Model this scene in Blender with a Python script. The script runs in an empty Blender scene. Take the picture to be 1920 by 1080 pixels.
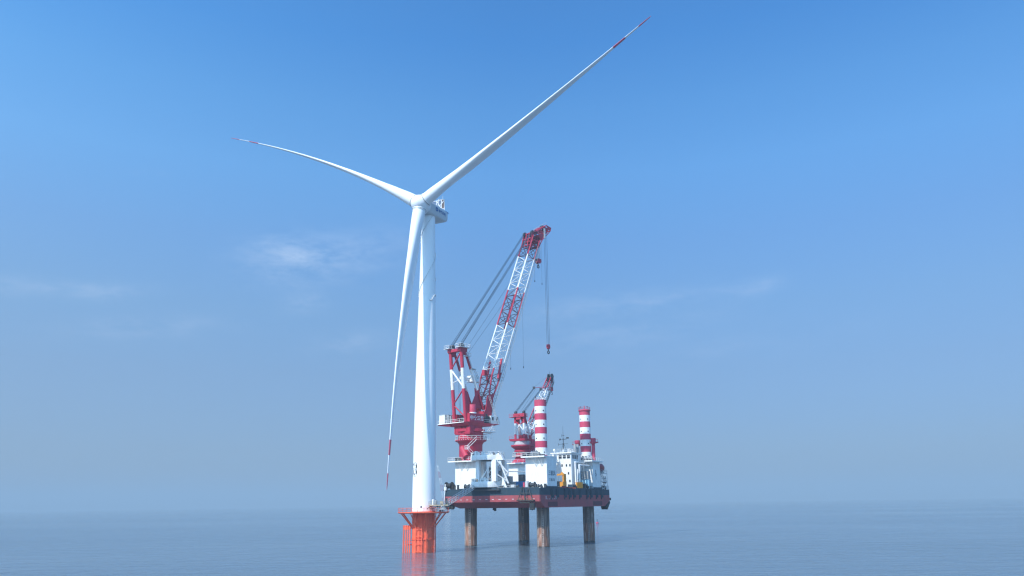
import bpy, math, random
from mathutils import Vector, Matrix
random.seed(7)
R = math.radians
sc = bpy.context.scene

# ------------------------------------------------------------------ camera
CAM_H = 13.4
F_PX, PITCH, ROLL = 1443.46, 0.27275, 0.01395
cam = bpy.data.cameras.new('camera')
cam.sensor_width = 36.0
cam.lens = 36.0 * F_PX / 1920.0
cam.clip_start, cam.clip_end = 1.0, 60000.0
co = bpy.data.objects.new('camera', cam)
sc.collection.objects.link(co)
cp, sp = math.cos(PITCH), math.sin(PITCH)
right, up, fwd = Vector((1, 0, 0)), Vector((0, -sp, cp)), Vector((0, cp, sp))
cr, sr = math.cos(ROLL), math.sin(ROLL)
rx = right * cr - up * sr
uy = right * sr + up * cr
m = Matrix((rx, uy, -fwd)).transposed().to_4x4()
m.translation = Vector((0, 0, CAM_H))
co.matrix_world = m
sc.camera = co

# ------------------------------------------------------------------ world, sun, exposure
SUN_EL = R(46)
SUN_LEFT = R(39)    # the sun stands behind the camera, to its left
SUN_V = Vector((-math.sin(SUN_LEFT) * math.cos(SUN_EL), -math.cos(SUN_LEFT) * math.cos(SUN_EL), math.sin(SUN_EL)))
SUN_AZ = math.atan2(SUN_V.x, SUN_V.y)
w = bpy.data.worlds.new("World")
sc.world = w
w.use_nodes = True
nt = w.node_tree
nt.nodes.clear()


def N(t, typ, **kw):
    n = t.nodes.new(typ)
    for k, v in kw.items():
        if k.startswith('i_'):
            n.inputs[k[2:].replace('_', ' ')].default_value = v
        else:
            setattr(n, k, v)
    return n


sky = N(nt, 'ShaderNodeTexSky', sky_type='NISHITA', sun_disc=False, sun_elevation=SUN_EL, sun_rotation=SUN_AZ,
        altitude=0.0, air_density=1.0, dust_density=0.6, ozone_density=3.0)
bg = N(nt, 'ShaderNodeBackground', i_Strength=0.105)
out = N(nt, 'ShaderNodeOutputWorld')
# thin cirrus wisps high above the sea, a part of the sky itself
tc = N(nt, 'ShaderNodeTexCoord')


def cirrus(az, el, wa, we, amount):
    """soft elliptical patch of cirrus round a compass direction"""
    c = Vector((math.sin(R(az)) * math.cos(R(el)), math.cos(R(az)) * math.cos(R(el)), math.sin(R(el))))
    a = Vector((math.cos(R(az)), -math.sin(R(az)), 0))
    b = c.cross(a)
    if b.z < 0:
        b = -b
    da = N(nt, 'ShaderNodeVectorMath', operation='DOT_PRODUCT'); da.inputs[1].default_value = a / R(wa)
    db = N(nt, 'ShaderNodeVectorMath', operation='DOT_PRODUCT'); db.inputs[1].default_value = (b + a * -0.12) / R(we)
    sb = N(nt, 'ShaderNodeVectorMath', operation='SUBTRACT'); sb.inputs[1].default_value = c
    nt.links.new(tc.outputs['Generated'], sb.inputs[0])
    nt.links.new(sb.outputs[0], da.inputs[0]); nt.links.new(sb.outputs[0], db.inputs[0])
    p1 = N(nt, 'ShaderNodeMath', operation='MULTIPLY'); p2 = N(nt, 'ShaderNodeMath', operation='MULTIPLY')
    for p, d in ((p1, da), (p2, db)):
        nt.links.new(d.outputs['Value'], p.inputs[0]); nt.links.new(d.outputs['Value'], p.inputs[1])
    ad = N(nt, 'ShaderNodeMath', operation='ADD'); nt.links.new(p1.outputs[0], ad.inputs[0]); nt.links.new(p2.outputs[0], ad.inputs[1])
    ng = N(nt, 'ShaderNodeMath', operation='MULTIPLY'); ng.inputs[1].default_value = -1; nt.links.new(ad.outputs[0], ng.inputs[0])
    ex = N(nt, 'ShaderNodeMath', operation='EXPONENT'); nt.links.new(ng.outputs[0], ex.inputs[0])
    am = N(nt, 'ShaderNodeMath', operation='MULTIPLY'); am.inputs[1].default_value = amount; nt.links.new(ex.outputs[0], am.inputs[0])
    return am.outputs[0]


patches = [cirrus(-15.6, 17.2, 3.8, 1.5, .85), cirrus(-17.8, 18.0, 2.2, 1.0, .5), cirrus(-15.4, 14.2, 1.3, .7, .6), cirrus(-10.5, 18.6, 3.5, 1.6, .3), cirrus(-33.5, 13.7, 4.0, .6, .38),
           cirrus(-28.5, 13.9, 2.4, .5, .45), cirrus(-26, 11.8, 5, .7, .38), cirrus(-12.0, 11.4, 2.4, .8, .55), cirrus(6.0, 14.0, 6, .9, .4), cirrus(8, 12.0, 7, 1.0, .34), cirrus(13.0, 14.5, 3.0, .45, .36),
           cirrus(14, 10.2, 10, 1.0, .16), cirrus(18.2, 14.7, 1.7, .6, .45), cirrus(-27, 22.0, 1.0, .25, .3)]
tot = patches[0]
for p in patches[1:]:
    a = N(nt, 'ShaderNodeMath', operation='ADD')
    nt.links.new(tot, a.inputs[0]); nt.links.new(p, a.inputs[1])
    tot = a.outputs[0]
mp = N(nt, 'ShaderNodeMapping'); mp.inputs['Scale'].default_value = (15, 15, 46); mp.inputs['Rotation'].default_value = (0, R(9), 0)
nz = N(nt, 'ShaderNodeTexNoise', i_Scale=1.0, i_Detail=10.0, i_Roughness=0.7, i_Distortion=0.2)
nt.links.new(tc.outputs['Generated'], mp.inputs[0]); nt.links.new(mp.outputs[0], nz.inputs['Vector'])
rmp = N(nt, 'ShaderNodeMapRange'); rmp.inputs['From Min'].default_value = 0.38; rmp.inputs['From Max'].default_value = 0.78
rmp.clamp = True
nt.links.new(nz.outputs['Fac'], rmp.inputs['Value'])
mu = N(nt, 'ShaderNodeMath', operation='MULTIPLY', use_clamp=True)
nt.links.new(tot, mu.inputs[0]); nt.links.new(rmp.outputs[0], mu.inputs[1])
mu2 = N(nt, 'ShaderNodeMath', operation='MULTIPLY'); mu2.inputs[1].default_value = 0.52
nt.links.new(mu.outputs[0], mu2.inputs[0])
# clear-air tint of the upper sky
tint = N(nt, 'ShaderNodeMix', data_type='RGBA', blend_type='MULTIPLY')
tint.inputs['Factor'].default_value = 1.0
sepz = N(nt, 'ShaderNodeSeparateXYZ'); nt.links.new(tc.outputs['Generated'], sepz.inputs[0])
tcol = N(nt, 'ShaderNodeValToRGB')
ramp = tcol.color_ramp
ramp.elements[0].position = 0.02; ramp.elements[0].color = (0.33, 0.39, 0.59, 1)
ramp.elements[1].position = 0.55; ramp.elements[1].color = (0.54, 1.32, 1.86, 1)
for pos, c in ((0.09, (0.43, 0.53, 0.735)), (0.16, (0.56, 0.68, 0.85)), (0.235, (0.68, 0.885, 1.05)), (0.32, (0.75, 1.09, 1.34)), (0.404, (0.80, 1.37, 1.68)), (0.476, (0.71, 1.40, 1.79))):
    e_ = ramp.elements.new(pos); e_.color = (*c, 1)
nt.links.new(sepz.outputs['Z'], tcol.inputs['Fac']); nt.links.new(tcol.outputs['Color'], tint.inputs['B'])
nt.links.new(sky.outputs[0], tint.inputs['A'])
cmix = N(nt, 'ShaderNodeMix', data_type='RGBA')
cmix.inputs['B'].default_value = (6.2, 7.2, 8.6, 1)
nt.links.new(mu2.outputs[0], cmix.inputs['Factor'])
# the sky pales towards the sun's side
sx = N(nt, 'ShaderNodeMapRange'); sx.inputs['From Min'].default_value = 0.0; sx.inputs['From Max'].default_value = -0.55
nt.links.new(sepz.outputs['X'], sx.inputs['Value'])
pale = N(nt, 'ShaderNodeMix', data_type='RGBA', blend_type='MULTIPLY')
pale.inputs['B'].default_value = (1.38, 1.25, 1.15, 1)
nt.links.new(sx.outputs[0], pale.inputs['Factor']); nt.links.new(tint.outputs['Result'], pale.inputs['A'])
# unseen sky behind the camera, brightened as added fill for the shaded sides
gy = N(nt, 'ShaderNodeMapRange', interpolation_type='SMOOTHSTEP'); gy.inputs['From Min'].default_value = 0.55; gy.inputs['From Max'].default_value = -0.25
nt.links.new(sepz.outputs['Y'], gy.inputs['Value'])
back_fill = N(nt, 'ShaderNodeMix', data_type='RGBA', blend_type='MULTIPLY')
back_fill.inputs['B'].default_value = (2.3, 2.0, 1.75, 1)
nt.links.new(gy.outputs[0], back_fill.inputs['Factor']); nt.links.new(pale.outputs['Result'], back_fill.inputs['A'])
nt.links.new(back_fill.outputs['Result'], cmix.inputs['A'])
nt.links.new(cmix.outputs['Result'], bg.inputs['Color'])
nt.links.new(bg.outputs[0], out.inputs['Surface'])

sun = bpy.data.lights.new('sun', 'SUN')
sun.energy = 4.2
sun.angle = R(0.53)
sun.color = (1.0, 0.965, 0.91)
so = bpy.data.objects.new('sun', sun)
so.rotation_euler = SUN_V.to_track_quat('Z', 'Y').to_euler()
so.location = (0, 0, 150)
sc.collection.objects.link(so)

sc.view_settings.view_transform = 'Standard'
sc.view_settings.look = 'None'
sc.view_settings.exposure = 0.33
sc.view_settings.gamma = 1.0
sc.render.engine = 'CYCLES'
sc.cycles.use_denoising = True
sc.cycles.max_bounces = 6
sc.cycles.volume_bounces = 1
sc.cycles.filter_width = 1.3

# ------------------------------------------------------------------ materials
MATS = {}


def paint(name, col, rough=0.5, wear=0.25, scale=0.35, dirt=None, streak=0.0, spec=0.4, metal=0.0, fine=3.0):
    """painted steel: broad patchiness, fine grain and vertical run-down stains"""
    if name in MATS:
        return MATS[name]
    m = bpy.data.materials.new(name)
    m.use_nodes = True
    t = m.node_tree
    b = t.nodes['Principled BSDF']
    b.inputs['Roughness'].default_value = rough
    b.inputs['Specular IOR Level'].default_value = spec
    b.inputs['Metallic'].default_value = metal
    tcn = N(t, 'ShaderNodeTexCoord')
    n1 = N(t, 'ShaderNodeTexNoise', i_Scale=scale, i_Detail=6.0, i_Roughness=0.62)
    t.links.new(tcn.outputs['Object'], n1.inputs['Vector'])
    mpn = N(t, 'ShaderNodeMapping'); mpn.inputs['Scale'].default_value = (fine, fine, fine * 0.07)
    n2 = N(t, 'ShaderNodeTexNoise', i_Scale=1.0, i_Detail=4.0, i_Roughness=0.6)
    t.links.new(tcn.outputs['Object'], mpn.inputs[0]); t.links.new(mpn.outputs[0], n2.inputs['Vector'])
    dirt = dirt or tuple(c * 0.5 for c in col)
    r1 = N(t, 'ShaderNodeMapRange'); r1.inputs['From Min'].default_value = 0.42; r1.inputs['From Max'].default_value = 0.75
    r1.inputs['To Max'].default_value = wear
    t.links.new(n1.outputs['Fac'], r1.inputs['Value'])
    mx = N(t, 'ShaderNodeMix', data_type='RGBA'); mx.inputs['A'].default_value = (*col, 1); mx.inputs['B'].default_value = (*dirt, 1)
    t.links.new(r1.outputs[0], mx.inputs['Factor'])
    res = mx.outputs['Result']
    if streak > 0:
        r2 = N(t, 'ShaderNodeMapRange'); r2.inputs['From Min'].default_value = 0.5; r2.inputs['From Max'].default_value = 0.72
        r2.inputs['To Max'].default_value = streak
        t.links.new(n2.outputs['Fac'], r2.inputs['Value'])
        mx2 = N(t, 'ShaderNodeMix', data_type='RGBA'); mx2.inputs['B'].default_value = (*dirt, 1)
        t.links.new(r2.outputs[0], mx2.inputs['Factor']); t.links.new(res, mx2.inputs['A'])
        res = mx2.outputs['Result']
    t.links.new(res, b.inputs['Base Color'])
    MATS[name] = m
    return m


WHITE = paint('white_paint', (0.80, 0.80, 0.78), 0.45, 0.3, 0.5, (0.48, 0.43, 0.36), 0.4)
TWHITE = paint('tower_white', (0.80, 0.81, 0.81), 0.4, 0.06, 0.12, (0.66, 0.67, 0.66), 0.05)
BWHITE = paint('blade_white', (0.78, 0.79, 0.80), 0.35, 0.05, 0.2, (0.62, 0.64, 0.66), 0.0)
CRED = paint('crane_red', (0.46, 0.026, 0.062), 0.5, 0.35, 0.5, (0.26, 0.03, 0.045), 0.3)
BRED = paint('band_red', (0.55, 0.05, 0.11), 0.55, 0.45, 0.6, (0.30, 0.06, 0.07), 0.5)
TIPRED = paint('tip_red', (0.54, 0.075, 0.12), 0.4, 0.1)
ORANGE = paint('orange_paint', (0.93, 0.145, 0.065), 0.55, 0.55, 0.7, (0.50, 0.085, 0.04), 0.5)
SLATE = paint('slate_paint', (0.016, 0.042, 0.064), 0.6, 0.5, 0.3, (0.045, 0.06, 0.07), 0.5, fine=2.0, spec=0.3)
HRED = paint('hull_red', (0.36, 0.06, 0.068), 0.6, 0.6, 0.3, (0.16, 0.055, 0.06), 0.6, fine=1.3)
DRED = paint('dark_red', (0.13, 0.02, 0.03), 0.6, 0.4)
GREY = paint('grey_steel', (0.28, 0.30, 0.31), 0.5, 0.4, 0.8, (0.12, 0.12, 0.12), 0.3)
LGREY = paint('light_grey', (0.50, 0.52, 0.53), 0.5, 0.3, 0.6, (0.3, 0.3, 0.29), 0.3)
DARK = paint('dark_steel', (0.035, 0.042, 0.05), 0.5, 0.4, 0.8, (0.08, 0.07, 0.06), 0.3)
BLACK = paint('black_rubber', (0.015, 0.016, 0.018), 0.7, 0.3)
ROPE = paint('wire_rope', (0.022, 0.045, 0.075), 0.5, 0.3)
LACE = paint('dark_lacing', (0.10, 0.022, 0.035), 0.55, 0.3)
GLASS = paint('dark_glass', (0.02, 0.03, 0.04), 0.12, 0.1, spec=0.6)
NGREY = paint('nacelle_grey', (0.52, 0.54, 0.55), 0.42, 0.12, 0.5, (0.40, 0.42, 0.43), 0.1)
LOGO = paint('logo_blue', (0.01, 0.10, 0.32), 0.5, 0.05)
INK = paint('black_lettering', (0.02, 0.022, 0.025), 0.5, 0.05)
MIDINK = paint('grey_blue_lettering', (0.10, 0.15, 0.19), 0.5, 0.05)
WINK = paint('white_lettering', (0.72, 0.70, 0.72), 0.5, 0.1)
YELLOW = paint('yellow_paint', (0.72, 0.30, 0.03), 0.5, 0.3, 0.8, (0.35, 0.16, 0.04), 0.25)
OBOX = paint('amber_paint', (0.85, 0.33, 0.02), 0.5, 0.2, 0.9, (0.5, 0.2, 0.02), 0.15)
BLUE = paint('container_blue', (0.02, 0.16, 0.36), 0.5, 0.3, 0.8, (0.03, 0.08, 0.13), 0.2)
LBLUE = paint('tank_pale_blue', (0.33, 0.58, 0.70), 0.45, 0.2, 0.8, (0.24, 0.40, 0.47), 0.2)
BOAT = paint('lifeboat_red', (0.30, 0.035, 0.04), 0.4, 0.2)
BEIGE = paint('beige_deck', (0.45, 0.37, 0.25), 0.7, 0.5, 1.0)
TARP = paint('grey_tarp', (0.10, 0.115, 0.13), 0.8, 0.5, 1.5)
GRILL = paint('brown_grill', (0.21, 0.165, 0.155), 0.6, 0.4, 2.0)


def rusty():
    m = bpy.data.materials.new('rusty_leg')
    m.use_nodes = True
    t = m.node_tree
    b = t.nodes['Principled BSDF']
    b.inputs['Roughness'].default_value = 0.75
    tcn = N(t, 'ShaderNodeTexCoord')
    sepn = N(t, 'ShaderNodeSeparateXYZ'); t.links.new(tcn.outputs['Object'], sepn.inputs[0])
    mpn = N(t, 'ShaderNodeMapping'); mpn.inputs['Scale'].default_value = (2.4, 2.4, 0.16)
    t.links.new(tcn.outputs['Object'], mpn.inputs[0])
    n1 = N(t, 'ShaderNodeTexNoise', i_Scale=1.0, i_Detail=7.0, i_Roughness=0.7)
    t.links.new(mpn.outputs[0], n1.inputs['Vector'])
    n2 = N(t, 'ShaderNodeTexNoise', i_Scale=1.2, i_Detail=6.0, i_Roughness=0.65)
    t.links.new(tcn.outputs['Object'], n2.inputs['Vector'])
    # the tide line: below about 7.5 m the marine growth is scraped down to rust
    ad = N(t, 'ShaderNodeMath', operation='MULTIPLY_ADD'); ad.inputs[1].default_value = 1.6
    t.links.new(n2.outputs['Fac'], ad.inputs[0]); t.links.new(sepn.outputs['Z'], ad.inputs[2])
    lo = N(t, 'ShaderNodeMapRange'); lo.inputs['From Min'].default_value = 7.3; lo.inputs['From Max'].default_value = 6.8
    t.links.new(ad.outputs[0], lo.inputs['Value'])
    cr1 = N(t, 'ShaderNodeValToRGB')
    e = cr1.color_ramp
    e.elements[0].position = 0.38; e.elements[0].color = (0.026, 0.023, 0.023, 1)
    e.elements[1].position = 0.58; e.elements[1].color = (0.20, 0.14, 0.11, 1)
    x = e.elements.new(0.68); x.color = (0.42, 0.36, 0.32, 1)
    t.links.new(n1.outputs['Fac'], cr1.inputs[0])
    cr2 = N(t, 'ShaderNodeValToRGB')
    e = cr2.color_ramp
    e.elements[0].position = 0.37; e.elements[0].color = (0.085, 0.05, 0.042, 1)
    e.elements[1].position = 0.55; e.elements[1].color = (0.33, 0.15, 0.085, 1)
    x = e.elements.new(0.63); x.color = (0.55, 0.44, 0.40, 1)
    t.links.new(n1.outputs['Fac'], cr2.inputs[0])
    mx = N(t, 'ShaderNodeMix', data_type='RGBA')
    t.links.new(lo.outputs[0], mx.inputs['Factor']); t.links.new(cr1.outputs[0], mx.inputs['A']); t.links.new(cr2.outputs[0], mx.inputs['B'])
    wet = N(t, 'ShaderNodeMapRange'); wet.inputs['From Min'].default_value = 0.9; wet.inputs['From Max'].default_value = 1.25
    t.links.new(ad.outputs[0], wet.inputs['Value'])
    mx2 = N(t, 'ShaderNodeMix', data_type='RGBA'); mx2.inputs['A'].default_value = (0.025, 0.022, 0.02, 1)
    t.links.new(wet.outputs[0], mx2.inputs['Factor']); t.links.new(mx.outputs['Result'], mx2.inputs['B'])
    t.links.new(mx2.outputs['Result'], b.inputs['Base Color'])
    bp = N(t, 'ShaderNodeBump', i_Strength=0.5, i_Distance=0.1)
    t.links.new(n2.outputs['Fac'], bp.inputs['Height']); t.links.new(bp.outputs[0], b.inputs['Normal'])
    return m


RUST = rusty()
RACK = paint('worn_rack', (0.42, 0.35, 0.31), 0.7, 0.9, 0.8, (0.09, 0.06, 0.05), 0.7, fine=2.0)


def sea():
    m = bpy.data.materials.new('sea_water')
    m.use_nodes = True
    t = m.node_tree
    b = t.nodes['Principled BSDF']
    b.inputs['Base Color'].default_value = (0.085, 0.12, 0.15, 1)
    b.inputs['IOR'].default_value = 1.33
    b.inputs['Roughness'].default_value = 0.07
    g = N(t, 'ShaderNodeNewGeometry')
    # wide wind lanes: smoother and rougher bands
    mpa = N(t, 'ShaderNodeMapping'); mpa.inputs['Scale'].default_value = (0.0022, 0.0075, 1); mpa.inputs['Rotation'].default_value = (0, 0, R(12))
    t.links.new(g.outputs['Position'], mpa.inputs[0])
    na = N(t, 'ShaderNodeTexNoise', i_Scale=1.0, i_Detail=5.0, i_Roughness=0.6)
    t.links.new(mpa.outputs[0], na.inputs['Vector'])
    lane = N(t, 'ShaderNodeMapRange'); lane.inputs['From Min'].default_value = 0.35; lane.inputs['From Max'].default_value = 0.65
    lane.inputs['To Min'].default_value = 0.3; lane.inputs['To Max'].default_value = 1.45
    t.links.new(na.outputs['Fac'], lane.inputs['Value'])
    last = None
    for sx, sy, rot, dist, det in ((0.07, 0.13, 20, 1.3, 3.0), (0.36, 0.62, -14, 0.55, 4.0), (1.5, 2.4, 30, 0.14, 3.0)):
        mpn = N(t, 'ShaderNodeMapping'); mpn.inputs['Scale'].default_value = (sx, sy, 1); mpn.inputs['Rotation'].default_value = (0, 0, R(rot))
        t.links.new(g.outputs['Position'], mpn.inputs[0])
        nn = N(t, 'ShaderNodeTexNoise', i_Scale=1.0, i_Detail=det, i_Roughness=0.55, i_Distortion=0.4)
        t.links.new(mpn.outputs[0], nn.inputs['Vector'])
        bp = N(t, 'ShaderNodeBump', i_Distance=dist)
        t.links.new(lane.outputs[0], bp.inputs['Strength'])
        t.links.new(nn.outputs['Fac'], bp.inputs['Height'])
        if last:
            t.links.new(last.outputs[0], bp.inputs['Normal'])
        last = bp
    t.links.new(last.outputs[0], b.inputs['Normal'])
    return m


# ------------------------------------------------------------------ mesh collector
class MB:
    def __init__(s):
        s.v, s.f, s.mi, s.m = [], [], [], 0

    def add(s, vs, fs):
        o = len(s.v)
        s.v += [tuple(v) for v in vs]
        s.f += [tuple(i + o for i in f) for f in fs]
        s.mi += [s.m] * len(fs)
        return s

    def hexa(s, p):  # 8 corners: 4 bottom ccw, 4 top ccw
        return s.add(p, [(3, 2, 1, 0), (4, 5, 6, 7), (0, 1, 5, 4), (1, 2, 6, 5), (2, 3, 7, 6), (3, 0, 4, 7)])

    def box(s, x0, x1, y0, y1, z0, z1):
        return s.hexa([(x0, y0, z0), (x1, y0, z0), (x1, y1, z0), (x0, y1, z0), (x0, y0, z1), (x1, y0, z1), (x1, y1, z1), (x0, y1, z1)])

    def cbox(s, cx, cy, z0, sx, sy, h, rot=0.0):
        c, d = math.cos(rot), math.sin(rot)
        q = [(cx + c * a * sx / 2 - d * b * sy / 2, cy + d * a * sx / 2 + c * b * sy / 2) for a, b in ((-1, -1), (1, -1), (1, 1), (-1, 1))]
        return s.hexa([(x, y, z0) for x, y in q] + [(x, y, z0 + h) for x, y in q])

    def tube(s, p, q, r, r2=None, n=8, caps=True):
        p, q = Vector(p), Vector(q)
        r2 = r if r2 is None else r2
        d = (q - p)
        if d.length < 1e-6:
            return s
        d.normalize()
        a = d.orthogonal().normalized(); b = d.cross(a)
        vs = []
        for c, rr in ((p, r), (q, r2)):
            for i in range(n):
                t = 2 * math.pi * (i + .5) / n
                vs.append(c + (a * math.cos(t) + b * math.sin(t)) * rr)
        fs = [(i, (i + 1) % n, n + (i + 1) % n, n + i) for i in range(n)]
        if caps:
            fs += [tuple(range(n - 1, -1, -1)), tuple(range(n, 2 * n))]
        return s.add(vs, fs)

    def beam(s, p, q, wd, h=None):  # square bar
        h = h or wd
        p, q = Vector(p), Vector(q)
        d = (q - p).normalized()
        a = d.cross(Vector((0, 0, 1)))
        a = a.normalized() if a.length > 1e-3 else Vector((1, 0, 0))
        b = a.cross(d)
        a *= wd / 2; b *= h / 2
        return s.hexa([p - a - b, p + a - b, p + a + b, p - a + b, q - a - b, q + a - b, q + a + b, q - a + b])

    def path(s, pts, r, n=6):
        for p, q in zip(pts[:-1], pts[1:]):
            s.tube(p, q, r, n=n)
        return s

    def lathe(s, prof, cx=0, cy=0, n=40, slots=None, a0=0.0, a1=2 * math.pi):
        full = abs(a1 - a0 - 2 * math.pi) < 1e-6
        k = n if full else n + 1
        vs = [(cx + r * math.cos(a0 + (a1 - a0) * i / n), cy + r * math.sin(a0 + (a1 - a0) * i / n), z) for r, z in prof for i in range(k)]
        o = len(s.v)
        s.v += vs
        for j in range(len(prof) - 1):
            mi = slots[j] if slots else s.m
            for i in range(n):
                i2 = (i + 1) % k
                s.f.append((o + j * k + i, o + j * k + i2, o + (j + 1) * k + i2, o + (j + 1) * k + i)); s.mi.append(mi)
        if full:
            if prof[0][0] > 1e-4:
                s.f.append(tuple(o + i for i in range(k - 1, -1, -1))); s.mi.append(slots[0] if slots else s.m)
            if prof[-1][0] > 1e-4:
                b = o + (len(prof) - 1) * k
                s.f.append(tuple(b + i for i in range(k))); s.mi.append(slots[-1] if slots else s.m)
        return s

    def plate(s, pts, d):  # polygon of 3D points (ccw seen against d) extruded by vector d
        d = Vector(d)
        n = len(pts)
        vs = [Vector(p) for p in pts] + [Vector(p) + d for p in pts]
        fs = [tuple(range(n - 1, -1, -1)), tuple(range(n, 2 * n))] + [(i, (i + 1) % n, n + (i + 1) % n, n + i) for i in range(n)]
        return s.add(vs, fs)

    def ball(s, c, rx, ry, rz, n=20, k=12):
        vs, fs = [], []
        for j in range(k + 1):
            t = math.pi * j / k
            for i in range(n):
                a = 2 * math.pi * i / n
                vs.append((c[0] + rx * math.sin(t) * math.cos(a), c[1] + ry * math.sin(t) * math.sin(a), c[2] + rz * math.cos(t)))
        for j in range(k):
            for i in range(n):
                fs.append((j * n + i, (j + 1) * n + i, (j + 1) * n + (i + 1) % n, j * n + (i + 1) % n))
        return s.add(vs, fs)

    def rail(s, pts, h=1.1, r=0.045, step=2.0, mid=True):
        for p, q in zip(pts[:-1], pts[1:]):
            p, q = Vector(p), Vector(q)
            u = Vector((0, 0, h))
            s.tube(p + u, q + u, r, n=5)
            if mid:
                s.tube(p + u * .5, q + u * .5, r * .8, n=5)
            k = max(1, int((q - p).length / step))
            for i in range(k + 1):
                c = p.lerp(q, i / k)
                s.tube(c, c + u, r, n=5)
        return s

    def ringrail(s, cx, cy, z, rad, n=18, **kw):
        return s.rail([(cx + rad * math.cos(2 * math.pi * i / n), cy + rad * math.sin(2 * math.pi * i / n), z) for i in range(n + 1)], **kw)

    def ladder(s, p, q, side, wd=0.7, r=0.05, step=0.8):
        p, q, side = Vector(p), Vector(q), Vector(side).normalized() * wd / 2
        s.tube(p - side, q - side, r, n=5); s.tube(p + side, q + side, r, n=5)
        k = max(2, int((q - p).length / step))
        for i in range(k + 1):
            c = p.lerp(q, i / k)
            s.tube(c - side, c + side, r * .8, n=4)
        return s

    def mesh(s, name, mats, off=(0, 0, 0)):
        me = bpy.data.meshes.new(name)
        ox, oy, oz = off
        me.from_pydata([(x - ox, y - oy, z - oz) for x, y, z in s.v], [], s.f)
        for mt in (mats if isinstance(mats, (list, tuple)) else [mats]):
            me.materials.append(mt)
        me.polygons.foreach_set('material_index', s.mi)
        me.polygons.foreach_set('use_smooth', [True] * len(s.f))
        me.update()
        me.set_sharp_from_angle(angle=R(38))
        return me


class Frame:
    """a local frame: x along azimuth (degrees), y to its left, z up"""

    def __init__(s, ox, oy, oz, az):
        s.o, s.az = Vector((ox, oy, oz)), az
        s.x = Vector((math.cos(az), math.sin(az), 0)); s.y = Vector((-math.sin(az), math.cos(az), 0))

    def w(s, x, y, z):
        return s.o + s.x * x + s.y * y + Vector((0, 0, z))

    def loc(s, p):
        d = Vector(p) - s.o
        return (d.dot(s.x), d.dot(s.y), d.z)


WORLD = Frame(0, 0, 0, 0.0)


class Thing:
    """an Empty at the thing's base that parents its parts; meshes are drawn in the frame's coordinates"""

    def __init__(s, name, label, cat, frame=WORLD, base=(0, 0, 0), group=None):
        o = bpy.data.objects.new(name, None)
        o.empty_display_size = 0.5
        sc.collection.objects.link(o)
        o.location = frame.w(*base)
        o.rotation_euler = (0, 0, frame.az)
        o['label'], o['category'] = label, cat
        if group:
            o['group'] = group
        s.o, s.base = o, base

    def part(s, name, mb, mats, parent=None, label=None, kind=None):
        me = mb if isinstance(mb, bpy.types.Mesh) else mb.mesh(name, mats, s.base)
        o = bpy.data.objects.new(name, me)
        sc.collection.objects.link(o)
        o.parent = parent or s.o
        if label:
            o['label'] = label
        if kind:
            o['kind'] = kind
        return o


def single(name, mb, mats, label, cat, frame=WORLD, base=(0, 0, 0), group=None, kind=None):
    me = mb.mesh(name, mats, base)
    o = bpy.data.objects.new(name, me)
    sc.collection.objects.link(o)
    o.location = frame.w(*base); o.rotation_euler = (0, 0, frame.az)
    if kind:
        o['kind'] = kind
        return o
    o['label'], o['category'] = label, cat
    if group:
        o['group'] = group
    return o


def text_mesh(body, size, mat, origin, ex, ey, off=(0, 0, 0), stretch=1.0, bold=0.0, depth=0.01, warp=None):
    """lettering as thin solid glyphs; origin is the lower left corner, ex the writing direction, ey upwards"""
    cu = bpy.data.curves.new('lettering', 'FONT')
    cu.body = body; cu.size = size; cu.extrude = depth; cu.offset = bold
    ob = bpy.data.objects.new('lettering', cu)
    sc.collection.objects.link(ob)
    bpy.context.view_layer.update()
    me = bpy.data.meshes.new_from_object(ob.evaluated_get(bpy.context.evaluated_depsgraph_get()))
    bpy.data.objects.remove(ob)
    o, ex, ey = Vector(origin), Vector(ex).normalized(), Vector(ey).normalized()
    ez = ex.cross(ey)
    for v in me.vertices:
        x, y, z = v.co
        v.co = (warp(x * stretch, y, z) if warp else o + ex * (x * stretch) + ey * y + ez * z) - Vector(off)
    me.materials.clear(); me.materials.append(mat)
    me.update()
    return me


# ------------------------------------------------------------------ the setting: sea, haze
SEA_R = 15000.0
mb = MB()
rings = [0.0, 60, 150, 300, 600, 1200, 2500, 5000, 9000, SEA_R]
n = 64
vs = [(0, 0, 0)] + [(r * math.cos(2 * math.pi * i / n), r * math.sin(2 * math.pi * i / n), 0) for r in rings[1:] for i in range(n)]
fs = [(0, 1 + i, 1 + (i + 1) % n) for i in range(n)]
for j in range(len(rings) - 2):
    for i in range(n):
        a, b = 1 + j * n + i, 1 + j * n + (i + 1) % n
        fs.append((a, a + n, b + n, b))
mb.add(vs, fs)
single('sea', mb, sea(), '', '', kind='structure')

hz = MB()
hz.box(-15500, 15500, -15500, 15500, -1.0, 205)
hm = bpy.data.materials.new('haze_air')
hm.use_nodes = True
t = hm.node_tree
t.nodes.clear()
pv = N(t, 'ShaderNodeVolumePrincipled')
pv.inputs['Color'].default_value = (0.41, 0.51, 0.575, 1)
pv.inputs['Density'].default_value = 0.00034
pv.inputs['Anisotropy'].default_value = 0.0
ho = N(t, 'ShaderNodeOutputMaterial')
t.links.new(pv.outputs[0], ho.inputs['Volume'])
single('haze', hz, hm, '', '', kind='stuff')

# ------------------------------------------------------------------ wind turbine
TX, TY = -27.087, 237.162
TF = Frame(TX, TY, 0, 0.0)
tb = Thing('wind_turbine', 'tall white three-bladed offshore wind turbine on an orange pile foundation', 'wind turbine', TF)
PZ = 11.2
CZ = -0.6
fd = MB()
fd.lathe([(3.30, CZ), (3.30, PZ - 0.25)], n=64)
foundation = tb.part('foundation', fd, ORANGE)
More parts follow.
